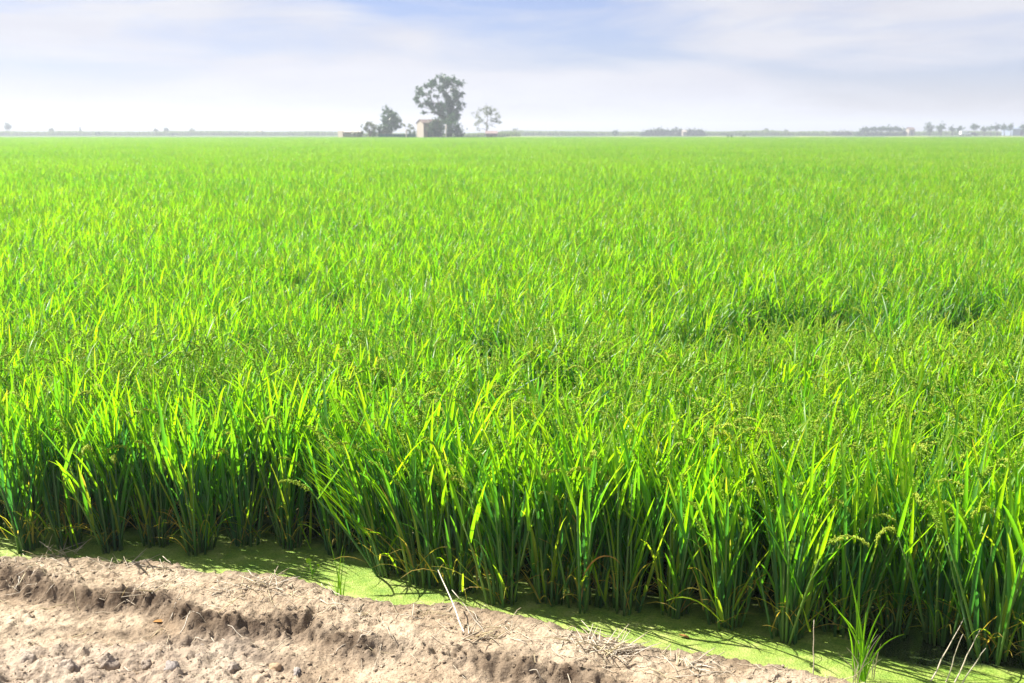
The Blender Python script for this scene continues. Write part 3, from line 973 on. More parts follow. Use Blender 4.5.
# long pale reed stalk lying over the edge
def stalk(name, label, px0, py0, px1, py1, dy, r0, r1, cat='dry stalk', group='bleached stalks on the bank', bz=None, wob=0.003):
    x, y, z = on_bank(px0, py0)
    if bz is not None: x, y = ground_at(px0, py0, bz); z = bz
    tx, tz = ray_at(px1, py1, y + dy)
    B, T = Vector((x, y, z)), Vector((tx, y + dy, tz))
    pts = [(B.lerp(T, i / 6) + Vector((random.uniform(-wob, wob), 0, wob * 1.5 * math.sin(i / 6 * 3.14))) * (0 if i in (0, 6) else 1) - B)[:] for i in range(7)]
    pts.insert(0, (Vector(pts[0]) - (T - B).normalized() * 0.04)[:])
    mb = MB()
    mb.tube(pts, [r0 + (r1 - r0) * i / 7 for i in range(8)], 6, 0, (0, random.uniform(.5, 1), 0, 1))
    o = link(name, mb.mesh(name, STRAW), None, B[:])
    tag(o, label, cat, group)
    return o


stalk('dry_stalk', 'long thick pale stalk lying across the bank edge and duckweed in front of the plants', 464, 633, 438, 570, .30, .0050, .0018)
stalk('dry_stalk', 'pale thin stalk crossing the foot of the long thick stalk', 487, 636, 452, 590, .14, .0035, .0015)
stalk('dry_stalk', 'single thin upright dry stalk at the bottom left of the green grass tuft', 813, 682, 814, 620, .02, .003, .001, bz=0.03)
for a in [(931, 681, 964, 618, .06, 'longest bleached stalk leaning right in front of the water, leftmost of its fan'),
          (946, 682, 963, 634, -.04, 'short middle bleached stalk of the leaning fan at lower right'),
          (955, 682, 980, 630, .03, 'bleached stalk of the lower right fan that leans towards the big rice plant'),
          (962, 684, 986, 648, -.05, 'lowest and rightmost bleached stalk of the leaning fan')]:
    stalk('dry_stalk', a[5], a[0], a[1], a[2], a[3], a[4], .0036, .0008, bz=0.0)


def straw_clump(px, py, n, spread, up, label, seed):
    random.seed(seed)
    x, y, z = on_bank(px, py)
    mb = MB()
    for k in range(n):
        a = random.uniform(0, 6.28)
        e = random.uniform(*up)
        ln = spread * random.uniform(.5, 1.1)
        o = Vector((random.gauss(0, spread * .35), random.gauss(0, spread * .16), 0))
        oz = bank_z(x + o.x, y + o.y) - z
        p0 = Vector((o.x, o.y, oz + .003))
        d = Vector((math.cos(a) * math.cos(e), math.sin(a) * math.cos(e), math.sin(e)))
        pts = [(p0 + d * ln * i / 4 + Vector((0, 0, -.25 * ln * math.sin(e) * (i / 4) ** 2)))[:] for i in range(5)]
        mb.tube(pts, [.0028 - .0004 * i for i in range(5)], 4, 0, (0, random.random(), 0 if random.random() < .8 else .3, 1))
    o = link('straw_clump', mb.mesh('straw_clump', STRAW), None, (x, y, z))
    tag(o, label, 'straw clump', 'clumps of dry straw on the bank')


straw_clump(612, 654, 46, .15, (.02, .7), 'tangled bleached straw clump near the right end of the dirt bank', 1)
straw_clump(590, 645, 20, .12, (.05, .6), 'loose straw wisps just left of the biggest straw tangle', 2)
straw_clump(137, 592, 12, .13, (.2, .9), 'spiky straw clump in the dark hollow of the left dirt step', 3)
straw_clump(262, 588, 22, .15, (.05, .7), 'straw clump on the dirt ridge near the duckweed inlet', 4)
straw_clump(118, 566, 26, .16, (.0, .5), 'flattened straw on the far left dirt ridge beside the dark tip', 5)
straw_clump(60, 556, 24, .16, (.1, .9), 'upright straw bits on the leftmost ridge under the shaded rice', 6)
straw_clump(478, 640, 18, .12, (.05, .7), 'straw bits at the foot of the long thick pale stalk', 7)
straw_clump(690, 668, 16, .12, (.05, .6), 'thin straw scatter where the bank narrows to the right', 8)


def rough_rock(r, seed, squash=.7, amp=.35, n=14):
    mb = MB()
    vs, fs = [], []
    for i in range(n + 1):
        th = math.pi * i / n
        for j in range(2 * n):
            ph = math.pi * j / n
            d = np.array([math.sin(th) * math.cos(ph), math.sin(th) * math.sin(ph), math.cos(th)])
            k = 1 + amp * (float(fbm(d[0] * 1.6 + seed, d[1] * 1.6 + d[2] * 1.3 + seed * .7, 4, seed)) - .5) * 2
            vs.append((d[0] * r * k, d[1] * r * k * .85, d[2] * r * k * squash))
    for i in range(n):
        for j in range(2 * n):
            fs.append((i * 2 * n + j, (i + 1) * 2 * n + j, (i + 1) * 2 * n + (j + 1) % (2 * n), i * 2 * n + (j + 1) % (2 * n)))
    mb.add(vs, fs)
    return mb


for i, (px, py, r, mt, label) in enumerate([
        (275, 667, .026, STONE_TAN, 'round tan stone half sunk in the dirt at the bottom edge'),
        (108, 661, .045, SOIL, 'big pale crumbly clod at the bottom left'),
        (29, 660, .042, SOIL, 'pale grey clod at the far lower left corner'),
        (171, 668, .032, STONE, 'greyish stone between the big clod and the round tan stone'),
        (146, 664, .030, SOIL, 'small clod between the big pale clod and the greyish stone'),
        (232, 668, .026, SOIL, 'small clod just left of the round tan stone'),
        (297, 672, .020, STONE, 'little grey stone just right of the round tan stone'),
        (68, 668, .036, SOIL, 'lumpy clod between the two pale clods at lower left'),
        (200, 656, .018, SOIL, 'little clod above and right of the greyish stone'),
        (202, 646, .012, STONE, 'tiny pebble above the row of clods')]):
    x, y, z = on_bank(px, py)
    o = link('stone' if mt is not SOIL else 'soil_clod', rough_rock(r, 40 + i, .75, .28 if mt is STONE_TAN else .85).mesh('stone', mt), None, (x, y, z - r * .15), (0, 0, i * 1.3))
    tag(o, label, 'stone' if mt is not SOIL else 'soil clod', 'stones and clods at the bottom of the bank')

random.seed(77)
mb = MB()
vs = [(0, 0, 0)] + [(.03 * math.cos(a), .011 * math.sin(a), .004 * math.sin(a) ** 2) for a in np.linspace(0, 2 * math.pi, 14, endpoint=False)]
mb.add(vs, [(0, i + 1, (i + 1) % 14 + 1) for i in range(14)])
me = mb.mesh('fallen_leaf', DEADLEAF)
x, y, z = on_bank(160, 622)
tag(link('fallen_leaf', me, None, (x, y, z + .003), (.1, .05, .2)), 'orange brown fallen leaf lying on the dirt', 'leaf', 'fallen leaves')
x, y = ground_at(684, 638)
tag(link('fallen_leaf', me, None, (x, y, .008), (0, .1, -.5), (.8, .9, 1)), 'orange yellow fallen leaf floating on the duckweed', 'leaf', 'fallen leaves')

# uncountable crumbs and straw litter
def crumbs(n, seed):
    rng = np.random.default_rng(seed)
    mb = MB()
    base = []
    for v in range(6):
        k = 6
        pts = []
        for i in range(5):
            th = math.pi * i / 4
            for j in range(k):
                ph = 2 * math.pi * (j + .5 * (i % 2)) / k
                q = rng.uniform(.65, 1.2)
                pts.append((math.sin(th) * math.cos(ph) * q, math.sin(th) * math.sin(ph) * q, math.cos(th) * q * .5))
        base.append(np.array(pts))
    fs = [(i * 6 + j, (i + 1) * 6 + j, (i + 1) * 6 + (j + 1) % 6, i * 6 + (j + 1) % 6) for i in range(4) for j in range(6)]
    x = rng.uniform(-2.6, 2.2, n * 3); y = rng.uniform(3.5, 5.9, n * 3)
    s = shore_y(x) - y
    dens = np.exp(-((s - .42) / .16) ** 2) * 1.0 + .30 + .7 * (fbm(x * 2, y * 3, 3, 5) > .55) + np.clip((4.3 - y) / .2, 0, 1) * np.clip(-x / .8, 0, 1) * 1.2
    keep = (s > .06) & (rng.uniform(0, 1.6, n * 3) < dens)
    x, y = x[keep][:n], y[keep][:n]
    zz, dd, nn = bank_height(x, y)
    for i in range(len(x)):
        r = min(.014, .0026 * rng.pareto(2.6) + .0022)
        a = rng.uniform(0, 6.28)
        b = base[rng.integers(6)] * r
        c, s_ = math.cos(a), math.sin(a)
        v = np.stack([c * b[:, 0] - s_ * b[:, 1] + x[i], s_ * b[:, 0] + c * b[:, 1] + y[i], b[:, 2] + zz[i] + r * .1], -1)
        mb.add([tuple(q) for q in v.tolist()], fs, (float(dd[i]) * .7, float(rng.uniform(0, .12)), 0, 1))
    return mb


tag(link('soil_crumbs', crumbs(8000, 3).mesh('soil_crumbs', SOIL, smooth=False)), 'loose crumbs of dry soil scattered over the dirt bank', 'soil crumbs', kind='stuff')
rng = np.random.default_rng(8)
mb = MB()
for k in range(3600):
    x, y = rng.uniform(-2.6, 1.9), rng.uniform(3.7, 5.7)
    s = float(shore_y(x)) - y
    if s < .05 or rng.random() > .12 + .88 * math.exp(-((s - .20) / .16) ** 2): continue
    a = rng.uniform(0, 3.14); ln = rng.uniform(.03, .16)
    dx, dy = math.cos(a) * ln, math.sin(a) * ln * .8
    pts = []
    lift = rng.uniform(0, .03) * (rng.random() < .5)
    for i in range(5):
        u = i / 4 - .5
        pts.append((x + dx * u, y + dy * u + .1 * ln * u * u, bank_z(x + dx * u, y + dy * u) + .004 + lift * (i / 4)))
    mb.tube(pts, [rng.uniform(.0008, .0019)] * 5, 4, 0, (0, float(rng.random()), 0 if rng.random() < .85 else .3, 1))
tag(link('straw_litter', mb.mesh('straw_litter', STRAW)), 'thin bits of bleached straw strewn over the dirt bank', 'straw litter', kind='stuff')


# ------------------------------------------------------------------ the farm and the trees at the far side of the field
def leaf_cloud(mb, c, rad, n, size, rng, squash=(1, 1, 1)):
    """Leaf sprays spread through a lump's volume."""
    for k in range(n):
        d = rng.normal(size=3); d /= np.linalg.norm(d)
        r = rad * min(1.5, abs(rng.normal(0, .68))) * (1 + .25 * math.sin(5 * d[0] + c[0]) * math.cos(4 * d[2] + c[2]))
        p = np.array(c) + d * r * np.array(squash)
        u = rng.normal(size=3); u /= np.linalg.norm(u)
        w = np.cross(u, rng.normal(size=3)); w /= np.linalg.norm(w)
        s = size * rng.uniform(.5, 1.25)
        q = [p - u * s, p - w * s * .45 + u * .1 * s, p + u * s, p + w * s * .45 + u * .1 * s]
        mb.add([tuple(x) for x in q], [(0, 1, 2, 3)], (0, float(np.clip(rng.normal(.5, .3), 0, 1)), 0, 1))


def tree(name, label, cat, Y, base_px, clumps, mat, trunk_r, leaf, dens, group=None, fork=.35, seed=1, base_z=0.0, limbs=True, depth=.7):
    """clumps: (px, py, radius px) as measured on the photo; each gets its own depth."""
    rng = np.random.default_rng(seed)
    bx, _ = ray_at(base_px, 137, Y)
    root = empty(name, (bx, Y, base_z))
    tag(root, label, cat, group)
    sc = Y / FPX * 1.03
    cs = []
    if len(clumps) > 5:     # join the lumps with lighter foliage where they nearly touch
        extra = []
        for a in clumps:
            for b in sorted(clumps, key=lambda q: math.hypot(q[0] - a[0], q[1] - a[1]))[1:4]:
                if math.hypot(b[0] - a[0], b[1] - a[1]) < 1.9 * (a[2] + b[2]) * .75:
                    extra.append(((a[0] + b[0]) / 2, (a[1] + b[1]) / 2, (a[2] + b[2]) * .33))
        clumps = list(clumps) + extra[::2]
    w = max(abs(c[0] - base_px) for c in clumps) * sc + .5
    for px, py, r in clumps:
        x, z = ray_at(px, py, Y)
        cs.append((x - bx, rng.uniform(-depth, depth) * w, z - base_z, r * sc))
    mb = MB()
    for c in cs:
        leaf_cloud(mb, c[:3], c[3], int(dens * c[3] ** 2.2) + 8, leaf, rng, (1, 1, .85))
        for k in range(5):      # looser sprays round each lump break its outline
            d = rng.normal(size=3) * c[3] * .55
            leaf_cloud(mb, (c[0] + d[0], c[1] + d[1], c[2] + d[2] * .8), c[3] * rng.uniform(.4, .8), int(dens * .22 * c[3] ** 2) + 3, leaf * .9, rng)
    link('crown', mb.mesh('crown', mat, smooth=False), root)
    mb = MB()
    top = max(c[2] for c in cs)
    fz = top * fork
    mb.tube([(0, 0, -.3), (trunk_r * .4, 0, fz * .5), (-trunk_r * .3, 0, fz), (trunk_r * .5, .1, top * .62)], [trunk_r * 1.25, trunk_r, trunk_r * .85, trunk_r * .4], 8)
    if limbs:
        nodes = [Vector((0, 0, fz)), Vector((trunk_r * .3, .05, top * .48)), Vector((trunk_r * .5, .1, top * .62))]
        for c in sorted(cs, key=lambda q: (q[0] ** 2 + q[1] ** 2) ** .5 + abs(q[2] - fz) * .6):
            e = Vector(c[:3])
            f0 = min(nodes, key=lambda q: (e - q).length + (4 if q.z > e.z - .2 else 0))
            mid = f0.lerp(e, .5) + Vector((0, 0, .10 * (e - f0).length)) + Vector(rng.normal(size=3) * .18)
            k = .42 if f0 in nodes[:3] else .26
            mb.tube([f0[:], mid[:], e[:]], [trunk_r * k, trunk_r * k * .7, trunk_r * .12], 5)
            nodes += [mid, e]
    link('trunk', mb.mesh('trunk', BARK), root)
    return root


YF = 226.0
FARM = 'trees around the farm'
tree('tree', 'tallest tree with open airy crown and sky gaps, behind the white-walled farm building', 'tree', YF + 4, 449,
     [(442.5, 79, 4.2), (434, 83, 4.0), (452, 80, 4.2), (460.5, 84, 3.8), (447, 86, 3.5), (420, 90, 3.2), (426, 86, 2.6), (417.5, 98, 3.2), (420.5, 106, 2.8),
      (425, 113, 2.2), (431, 106, 3.4), (445, 93, 3.0), (448, 99, 4.8), (456, 100, 4.6), (459.5, 108, 4.2), (444, 107, 4.6), (450, 113, 5.2), (438, 111, 3.6),
      (461, 94, 3.0), (454, 90, 3.4), (454, 119, 5.0), (442, 118, 4.2), (430, 99, 1.8), (451, 106, 4.6), (447, 104, 4), (455, 95, 3.2), (450, 121, 5), (441, 113, 3.4), (457, 114, 3.6), (430, 92, 2.4), (437, 96, 2.2), (427, 102, 2.2), (433, 111, 2.6), (438, 104, 2.6), (424, 95, 2.2), (439, 88, 2.6)], TREE_LEAF, .42, .30, 135, FARM, .30, 3, depth=.5)
tree('tree', 'rounded grey-green tree left of the farm building, tallest of the left group', 'tree', YF + 6, 391,
     [(386, 111, 3.4), (391, 113, 4.2), (387, 118, 4.6), (394, 118, 4.2), (398, 121, 3.6), (392, 124, 5.0), (385, 124, 4.2), (399, 127, 3.2), (389, 130, 4.4)], TREE_LEAF, .22, .28, 120, FARM, .3, 5)
tree('tree', 'low pale rounded tree beside the low white shed', 'tree', YF + 3, 370,
     [(368, 124, 3.2), (372, 125, 3.6), (366, 129, 3.6), (374, 130, 3.6), (370, 132, 4.0)], PALE_LEAF, .16, .28, 110, FARM, .3, 6)
tree('tree', 'small thin pale tree between the left tree group and the farm building', 'tree', YF + 8, 406,
     [(404, 125, 2.2), (409, 126, 2.4), (413, 128, 1.8), (408, 130, 2.4)], PALE_LEAF, .10, .26, 45, FARM, .35, 7)
tree('tree', 'faint sparse pale tree standing alone right of the tallest tree', 'tree', YF + 60, 487,
     [(487, 108, 4.0), (480, 110, 3.4), (494, 111, 3.6), (476, 115, 3.2), (499, 116, 3.2), (487, 115, 4.4), (482, 120, 3.6), (493, 121, 3.8), (476, 124, 2.6), (500, 122, 2.0), (488, 126, 3.0), (478, 129, 2.2)],
     PALE_LEAF, .20, .22, 36, FARM, .3, 8)


def bush(label, Y, base_px, clumps, mat, leaf, dens, group, seed, name='bush', cat='bush'):
    rng = np.random.default_rng(seed)
    bx, _ = ray_at(base_px, 137, Y)
    root = empty(name, (bx, Y, 0)); tag(root, label, cat, group)
    sc = Y / FPX * 1.03
    mb = MB(); tb = MB()
    for px, py, r in clumps:
        x, z = ray_at(px, py, Y)
        c = (x - bx, rng.uniform(-.5, .5) * r * sc, z)
        leaf_cloud(mb, c, r * sc * 1.08, int(dens * 2.6 * (r * sc) ** 2.2) + 8, leaf, rng)
        tb.tube([(x * 0 + (x - bx) * .5, 0, -.2), c], [.08, .03], 5)
    link('foliage', mb.mesh('foliage', mat, smooth=False), root)
    link('stem', tb.mesh('stem', BARK), root)
    return root


BUSHES = 'bushes around the farm'
bush('light olive bush against the brown brick wall of the farm building', YF - 3, 433, [(432, 126, 4.6), (437, 122.5, 4.8), (434, 131, 5.4), (441, 127, 5.2), (430, 132, 3.8), (440, 134, 5), (443, 122, 4.4), (434, 123, 3.6)], IVY_LEAF, .28, 70, BUSHES, 11)
bush('dark rounded bush under the tallest tree at its right', YF - 1, 455, [(450, 124, 4.6), (456, 127, 5.0), (459, 131, 4.4), (451, 131, 5.2), (457, 135, 4.6), (447, 135, 3.6), (462, 135, 3)], TREE_LEAF, .28, 75, BUSHES, 12)
bush('dark olive bush under the left tree group beside the green sheeting', YF - 2, 381, [(379, 128, 3.8), (384, 128, 3.6), (381, 133, 4.4), (375, 134, 3.2), (387, 133, 3.4)], IVY_LEAF, .28, 70, BUSHES, 13)
bush('low scrubby bush between the low shed and the pale rounded tree', YF - 1, 358, [(354, 134, 2.4), (358, 133, 2.8), (362, 133, 2.8), (360, 136, 2.4)], PALE_LEAF, .26, 55, BUSHES, 14)
bush('low dark bush tucked between the pole and the white farm wall', YF + 1, 412, [(410, 133, 2.8), (414, 133, 2.6), (412, 136, 2.4)], TREE_LEAF, .26, 60, BUSHES, 15)

# farm building: white end wall in the sun, brick long wall facing the field
x0, _ = ray_at(423.6, 137, YF); _, zt = ray_at(424, 122, YF)
wid, dep, eave, ridge = 3.6, 4.4, zt - 0.25, zt + .35
hs = empty('farm_building', (x0, YF, 0), math.radians(22))
tag(hs, 'small farm building with whitewashed end wall and brown brick front behind the bush', 'farm building')
mb = MB()
mb.box(0.12, wid, 0, .25, -.2, eave)
mb.box(0.12, wid, dep - .25, dep, -.2, eave)
mb.box(wid - .003, wid + .2, 0.002, dep - .002, -.2, eave + .01)
link('brick_wall', mb.mesh('brick_wall', BRICK, False), hs)
mb = MB()
mb.add([(0, -.05, -.2), (.12, -.05, -.2), (.12, dep + .05, -.2), (0, dep + .05, -.2), (0, -.05, eave), (.12, -.05, eave), (.12, dep + .05, eave), (0, dep + .05, eave), (0, dep / 2, ridge + .05), (.12, dep / 2, ridge + .05)],
       [(3, 2, 1, 0), (0, 1, 5, 4), (2, 3, 7, 6), (0, 4, 8, 7, 3), (1, 2, 6, 9, 5), (4, 5, 9, 8), (6, 7, 8, 9)])
link('end_wall', mb.mesh('end_wall', WHITEWASH, False), hs)
mb = MB()
for s0, y0, y1 in ((0, -.3, dep / 2), (1, dep + .3, dep / 2)):
    a, b2 = eave - .06, ridge + .08
    mb.add([(-.15, y0, a), (wid + .35, y0, a), (wid + .35, y1, b2), (-.15, y1, b2), (-.15, y0, a + .12), (wid + .35, y0, a + .12), (wid + .35, y1, b2 + .12), (-.15, y1, b2 + .12)],
           [(3, 2, 1, 0), (4, 5, 6, 7), (0, 1, 5, 4), (1, 2, 6, 5), (2, 3, 7, 6), (3, 0, 4, 7)])
link('roof', mb.mesh('roof', ROOF_TILE, False), hs)
mb = MB(); mb.box(.9, 1.7, -.04, -.003, -.1, 2.0)
link('door', mb.mesh('door', DARK_GAP, False), hs)
mb = MB(); mb.box(2.3, 3.0, -.04, -.003, 1.1, 2.0)
link('window', mb.mesh('window', DARK_GAP, False), hs)

# low shed
x0, _ = ray_at(343.5, 137, YF + 2); xl, _ = ray_at(337, 137, YF + 2); _, zt = ray_at(340, 130.9, YF + 2)
sh = empty('shed', (x0, YF + 2, 0), math.radians(36))
tag(sh, 'low white-ended shed at the left end of the farm', 'shed')
mb = MB(); mb.box(-.12, 0, 0, 2.1, -.2, zt)
link('end_wall', mb.mesh('end_wall', WHITEWASH, False), sh)
mb = MB(); mb.box(.003, 4.2, .05, .2, -.2, zt - .3); mb.box(.003, 4.2, 1.9, 2.05, -.2, zt - .1); mb.box(4.05, 4.2, .203, 1.897, -.2, zt - .2)
link('wall', mb.mesh('wall', SHED_WALL, False), sh)
mb = MB(); mb.add([(.01, -.2, zt - .32), (4.4, -.2, zt - .32), (4.4, 2.3, zt - .05), (.01, 2.3, zt - .05), (.01, -.2, zt - .22), (4.4, -.2, zt - .22), (4.4, 2.3, zt + .05), (.01, 2.3, zt + .05)],
                  [(3, 2, 1, 0), (4, 5, 6, 7), (0, 1, 5, 4), (1, 2, 6, 5), (2, 3, 7, 6), (3, 0, 4, 7)])
link('roof', mb.mesh('roof', SHED_WALL, False), sh)

# green sheeting fence
xa, zt = ray_at(378, 134, YF - 4); xb, _ = ray_at(415.5, 134, YF - 4)
fe = empty('sheet_fence', (xa, YF - 4, 0)); tag(fe, 'low dark green sheet fence in front of the left tree group', 'fence')
mb = MB(); nseg = 30
vs = []
for i in range(nseg + 1):
    u = i / nseg; y = .05 * math.sin(i * 2.1)
    for q in ((-.0, y, -.1), (-.0, y + .03, -.1), (0, y, zt), (0, y + .03, zt)): vs.append((u * (xb - xa), q[1], q[2] + (0.03 * math.sin(i * 1.3) if q[2] > 0 else 0)))
fs = []
for i in range(nseg):
    a = i * 4
    fs += [(a, a + 4, a + 6, a + 2), (a + 1, a + 3, a + 7, a + 5), (a + 2, a + 6, a + 7, a + 3)]
mb.add(vs, fs)
link('sheeting', mb.mesh('sheeting', TEAL, False), fe)
for i in range(6):
    mb = MB(); mb.tube([(0, 0, -.2), (0, 0, zt + .15)], [.04, .035], 6)
    link('post', mb.mesh('post', POLE), fe, ((xb - xa) * i / 5, .12, 0))

for px, top, yy, label in ((406.2, 129, YF - 4.5, 'pale pole in front of the low green fence'), (446, 124.5, YF - 5, 'pale wooden pole between the light bush and the dark bush')):
    x, zt = ray_at(px, top, yy)
    mb = MB(); mb.tube([(0, 0, -.3), (.02, 0, zt * .5), (.05, 0, zt)], [.16, .15, .13], 8)
    o = link('wooden_pole', mb.mesh('wooden_pole', POLE), None, (x, yy, 0)); tag(o, label, 'pole', 'wooden poles at the farm')


def house(name, label, cat, px0, px1, top, Y, wallm, roofm, depth=4, group=None, pitch=.28):
    xa, zt = ray_at(px0, top, Y); xb, _ = ray_at(px1, top, Y)
    w = xb - xa
    e = zt * (1 - pitch)
    r = empty(name, (xa, Y, 0)); tag(r, label, cat, group)
    mb = MB()
    mb.add([(0, 0, -.2), (w, 0, -.2), (w, depth, -.2), (0, depth, -.2), (0, 0, e), (w, 0, e), (w, depth, e), (0, depth, e), (0, depth / 2, zt), (w, depth / 2, zt)],
           [(3, 2, 1, 0), (0, 1, 5, 4), (2, 3, 7, 6), (0, 4, 8, 7, 3), (1, 2, 6, 9, 5)])
    link('wall', mb.mesh('wall', wallm, False), r)
    mb = MB()
    for y0, y1 in ((-.25, depth / 2), (depth + .25, depth / 2)):
        a, b2 = e - .02, zt + .05
        mb.add([(-.2, y0, a), (w + .2, y0, a), (w + .2, y1, b2), (-.2, y1, b2), (-.2, y0, a + .14), (w + .2, y0, a + .14), (w + .2, y1, b2 + .14), (-.2, y1, b2 + .14)],
               [(3, 2, 1, 0), (4, 5, 6, 7), (0, 1, 5, 4), (1, 2, 6, 5), (2, 3, 7, 6), (3, 0, 4, 7)])
    link('roof', mb.mesh('roof', roofm, False), r)
    mb = MB(); mb.box(w * .42, w * .58, -.05, -.003, -.1, e * .75)
    link('door', mb.mesh('door', DARK_GAP, False), r)
    return r


house('hut', 'small pinkish hut at the foot of the faint sparse tree', 'hut', 486, 497, 131.6, YF + 50, PINK, PINK, 3.5)
YH = 520.0
house('farmhouse', 'tiny white farmhouse between the dark hedge and the row of trees on the right', 'house', 909.5, 915, 127.6, YH, WHITEWASH, ROOF_TILE, 5, 'far houses')
house('farmhouse', 'tiny white speck of a house on the left horizon', 'house', 256.5, 260.5, 130.4, YH + 80, WHITEWASH, WHITEWASH, 5, 'far houses')
house('warehouse', 'blue-grey warehouse behind the last trees at the right border', 'warehouse', 1013, 1032, 126.5, YH + 25, BLUEROOF, BLUEROOF, 12)
house('farmhouse', 'white building sticking out of the long hedge right of centre', 'house', 683, 686.5, 130.5, YH - 15, WHITEWASH, WHITEWASH, 4, 'far houses')

# the van and the car parked by the far trees
def vehicle(name, label, px, Y, length, height, van, paint, rz):
    x, _ = ray_at(px, 134, Y)
    r = empty(name, (x, Y, 0.0), rz); tag(r, label, 'van' if van else 'car', 'vehicles parked by the far trees')
    h = height
    prof = [(-.5, .3), (.5, .3), (.5, .52), (.46, .62), (.34, .66), (.26, 1.0), (-.49, 1.0), (-.5, .9)] if van else [(-.5, .28), (.5, .28), (.5, .55), (.42, .64), (.22, .68), (.08, 1.0), (-.26, 1.0), (-.42, .7), (-.5, .66)]
    n = len(prof)
    vs = [(a * length, s * .85, b * h) for s in (-1, 1) for a, b in prof]
    mb = MB(); mb.add(vs, [tuple(range(n)), tuple(range(2 * n - 1, n - 1, -1))] + [(i, i + n, (i + 1) % n + n, (i + 1) % n) for i in range(n)])
    link('body', mb.mesh('body', paint, False), r)
    mb = MB()
    g = [(.16, .68), (.30, .68), (.23, .94), (.12, .94)] if van else [(-.36, .70), (.16, .70), (.06, .95), (-.24, .95)]
    for s in (-1, 1):
        q = [(a * length, s * .857, b * h) for a, b in g]
        mb.add(q, [(0, 1, 2, 3)] if s < 0 else [(3, 2, 1, 0)])
    link('side_window', mb.mesh('side_window', GLASS, False), r)
    for a in (-.31, .31):
        for s in (-1, 1):
            mb = MB(); mb.tube([(0, -.11, 0), (0, .11, 0)], [.33, .33], 16)
            link('wheel', mb.mesh('wheel', TYRE), r, (a * length, s * .80, .33))
    return r


vehicle('van', 'tiny white van parked in front of the far row of trees', 965, YH - 20, 4.6, 2.0, True, VANPAINT, 0.2)
vehicle('parked_car', 'tiny dark car parked just right of the white van', 973, YH - 18, 4.2, 1.5, False, GLASS, 0.1)

# the far row of trees at the right, single trees on the left horizon, hedges
ROW = 'far trees on the horizon'
for i, (px, py, r, label) in enumerate([
        (929.5, 127.6, 4.6, 'round dark tree at the left end of the far right-hand row'),
        (941, 127.2, 4.4, 'second tree of the far right-hand row, next to the round dark one'),
        (952, 128.6, 3.2, 'small tree left of the white van in the far row'),
        (959.5, 128.4, 3.4, 'small tree right above the white van'),
        (974.5, 126.2, 4.2, 'tall tree just right of the white van'),
        (984, 128.8, 3.0, 'low tree between the tall one by the van and the closely set trio'),
        (990.5, 128, 3.0, 'leftmost of the closely set slim trees in the far right row'),
        (997, 127, 3.2, 'slim tree in the middle of the closely set trio'),
        (1004, 126.8, 3.3, 'slim tree on the right of the closely set trio'),
        (1010.5, 126.6, 3.0, 'slim tree directly left of the blue-grey warehouse'),
        (1024, 127, 4.2, 'tree cut by the right border in front of the warehouse'),
        (8, 126.6, 4.0, 'lone rounded tree on the horizon near the left border'),
        (51, 130, 2.4, 'small faint tree on the horizon right of the lone left-border tree'),
        (156, 130.2, 2.0, 'tiny tree on the horizon left of its slightly bigger dark neighbour'),
        (165.5, 130, 2.5, 'small dark-footed tree on the left horizon'),
        (192, 130.4, 3.0, 'small rounded tree on the left horizon, rightmost of the faint ones'),
        (515, 130, 2.2, 'faint small tree on the horizon right of the farm'),
        (766, 130.2, 2.4, 'faint small tree on the horizon between the long hedge and the dark hedge'),
        (786, 131, 1.8, 'tiny faint tree right of another faint one near the dark hedge')]):
    rr_ = np.random.default_rng(300 + i)
    cl = [(px, py - r * .25, r * .7), (px - r * .5, py + r * .15, r * .6), (px + r * .5, py + r * .1, r * .62), (px + rr_.uniform(-.3, .3) * r, py + r * .5, r * .6)]
    tree('tree', label, 'tree', YH + (0 if i < 11 else 60) + rr_.uniform(-10, 10), px, cl, TREE_LEAF if i < 12 or i == 14 else PALE_LEAF, .22, .55, 16, ROW, .35, 300 + i, limbs=True, depth=.5)
x, zt = ray_at(80, 126.3, YH + 60)
cy = empty('cypress', (x, YH + 60, 0)); tag(cy, 'thin pointed cypress on the left horizon', 'tree', ROW)
mb = MB(); rng = np.random.default_rng(5)
for k in range(7): leaf_cloud(mb, (0, 0, zt * (.25 + .11 * k)), .55 * (1 - k * .1), 26, .4, rng, (1, 1, 1.3))
link('crown', mb.mesh('crown', TREE_LEAF, False), cy)
mb = MB(); mb.tube([(0, 0, -.2), (0, 0, zt * .8)], [.15, .05], 6); link('trunk', mb.mesh('trunk', BARK), cy)

HG = 'hedges and bushes on the horizon'
bush('small dark round bush alone on the horizon right of centre', YH - 30, 615, [(614, 132, 1.9), (616.5, 132, 1.9), (615.2, 133.5, 2.2)], TREE_LEAF, .45, 30, HG, 31)
bush('small dark bush on the left horizon below the faint trees', YH - 20, 98, [(96, 134, 1.6), (99.5, 133.6, 1.8)], TREE_LEAF, .45, 28, HG, 32)
bush('dark low bush in front of the small dark-footed tree', YH - 20, 171, [(168.5, 134, 1.6), (172.5, 134.2, 1.6)], TREE_LEAF, .45, 28, HG, 33)
bush('dark low bush at the far field edge right of the long hedge', YF + 60, 730, [(728, 136.6, 1.4), (732, 136.7, 1.3)], IVY_LEAF, .3, 40, HG, 34)
bush('tiny dark bush right of another low one at the far field edge', YF + 100, 744, [(743.3, 135.6, 1.2), (745, 135.7, 1.1)], IVY_LEAF, .3, 40, HG, 35)


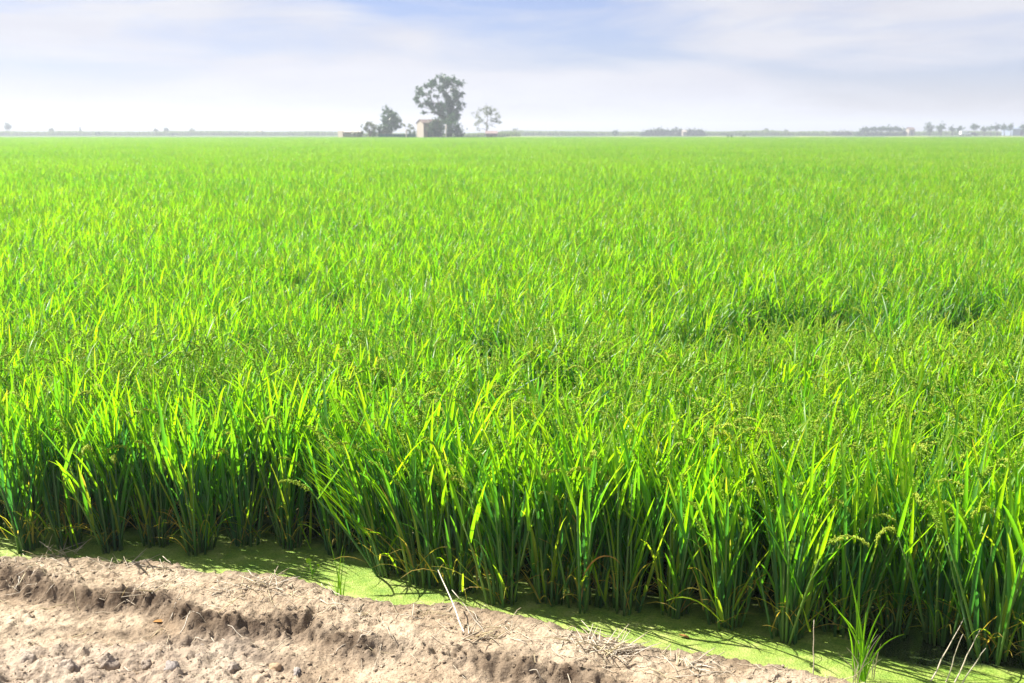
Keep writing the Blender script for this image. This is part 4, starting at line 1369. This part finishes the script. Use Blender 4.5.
def hedge(label, x0, x1, top, Y, mat, dens, seed, name='hedge', cat='hedge', wob=1.0, step=1.6):
    rng = np.random.default_rng(seed)
    cl = []
    p = x0
    while p <= x1:
        e = min(1, min(p - x0, x1 - p) / 8 + .35)
        r = 2.1 * rng.uniform(.8, 1.2)
        cl.append((p, 135.5 - (135.5 - top) * e + r * .8 + rng.uniform(0, wob), r)); cl.append((p + rng.uniform(-1, 1), 135.2, 2.0))
        p += step
    return bush(label, Y, (x0 + x1) / 2, cl, mat, .55, dens, HG, seed, name, cat)


hedge('long low hedge on the horizon right of centre', 642, 706, 129, YH - 10, IVY_LEAF, 14, 41)
hedge('dark dense hedge left of the tiny white farmhouse on the right', 858, 907, 127, YH, TREE_LEAF, 18, 42)
hedge('low pale hedge strip left of the dark hedge', 826, 856, 131, YH + 20, PALE_LEAF, 12, 43)


def reed_belt(label, x0, x1, top, Y, seed, n):
    rng = np.random.default_rng(seed)
    mb = MB()
    xa, zt = ray_at(x0, top, Y); xb, _ = ray_at(x1, top, Y)
    for k in range(n):
        x = rng.uniform(xa, xb); y = rng.uniform(0, 7)
        h = zt * rng.uniform(.55, 1.0) * (.55 + .6 * float(fbm(np.array([x * .05]), np.array([seed * 3.3]), 4, 3)[0]))
        w = rng.uniform(.10, .22); a = rng.uniform(0, 3.14); lx = rng.normal(0, .12) * h
        dx, dy = math.cos(a) * w, math.sin(a) * w
        mb.add([(x - xa - dx, y - dy, -.1), (x - xa + dx, y + dy, -.1), (x - xa + lx + dx * .8, y + dy, h * .6), (x - xa + lx * 1.6, y, h), (x - xa + lx - dx * .8, y - dy, h * .6)], [(0, 1, 2, 3, 4)],
               (0, float(rng.random()), 0, 1))
    o = link('reeds', mb.mesh('reeds', REED_LEAF, False), None, (xa, Y, 0))
    tag(o, label, 'reeds', kind='stuff')


reed_belt('pale reeds along the far ditch on the left', -40, 345, 129.8, YH + 40, 51, 15000)
reed_belt('pale reeds along the far ditch right of the farm', 500, 830, 129.6, YH + 30, 52, 13000)
reed_belt('faint reeds behind the far row of trees', 830, 1080, 130.2, YH + 70, 53, 9000)
reed_belt('grey green scrub line behind the farm', 345, 520, 131.4, YF + 140, 54, 7000)

# pale dyke along the far edge of the field
mb = MB()
xa, xb = -2, 330
n = 120
vs, fs = [], []
for i in range(n + 1):
    x = xa + (xb - xa) * i / n
    hgt = .62 + .12 * math.sin(i * .7) + .06 * math.sin(i * 2.3)
    vs += [(x, FIELD_END + 62, -.08), (x, FIELD_END + 63.5, hgt), (x, FIELD_END + 68, hgt), (x, FIELD_END + 70, -.08)]
for i in range(n):
    for j in range(3): fs.append((i * 4 + j, i * 4 + 4 + j, i * 4 + 5 + j, i * 4 + 1 + j))
mb.add(vs, fs)
tag(link('earth_dyke', mb.mesh('earth_dyke', DYKE_SOIL)), kind='structure')

# the hazy summer air
mh, nh, oh = new_mat('haze_air')
pv = nh.nodes.new('ShaderNodeVolumePrincipled')
pv.inputs['Color'].default_value = (0.76, 0.81, 0.90, 1)
pv.inputs['Density'].default_value = 0.0011
pv.inputs['Anisotropy'].default_value = 0.25
nh.links.new(pv.outputs[0], oh.inputs['Volume'])
mb = MB(); mb.box(-2450, 2450, -90, 2450, -1.3, 19.0)
tag(link('haze', mb.mesh('haze', mh, False)), 'pale summer haze over the plain', 'haze', kind='stuff')
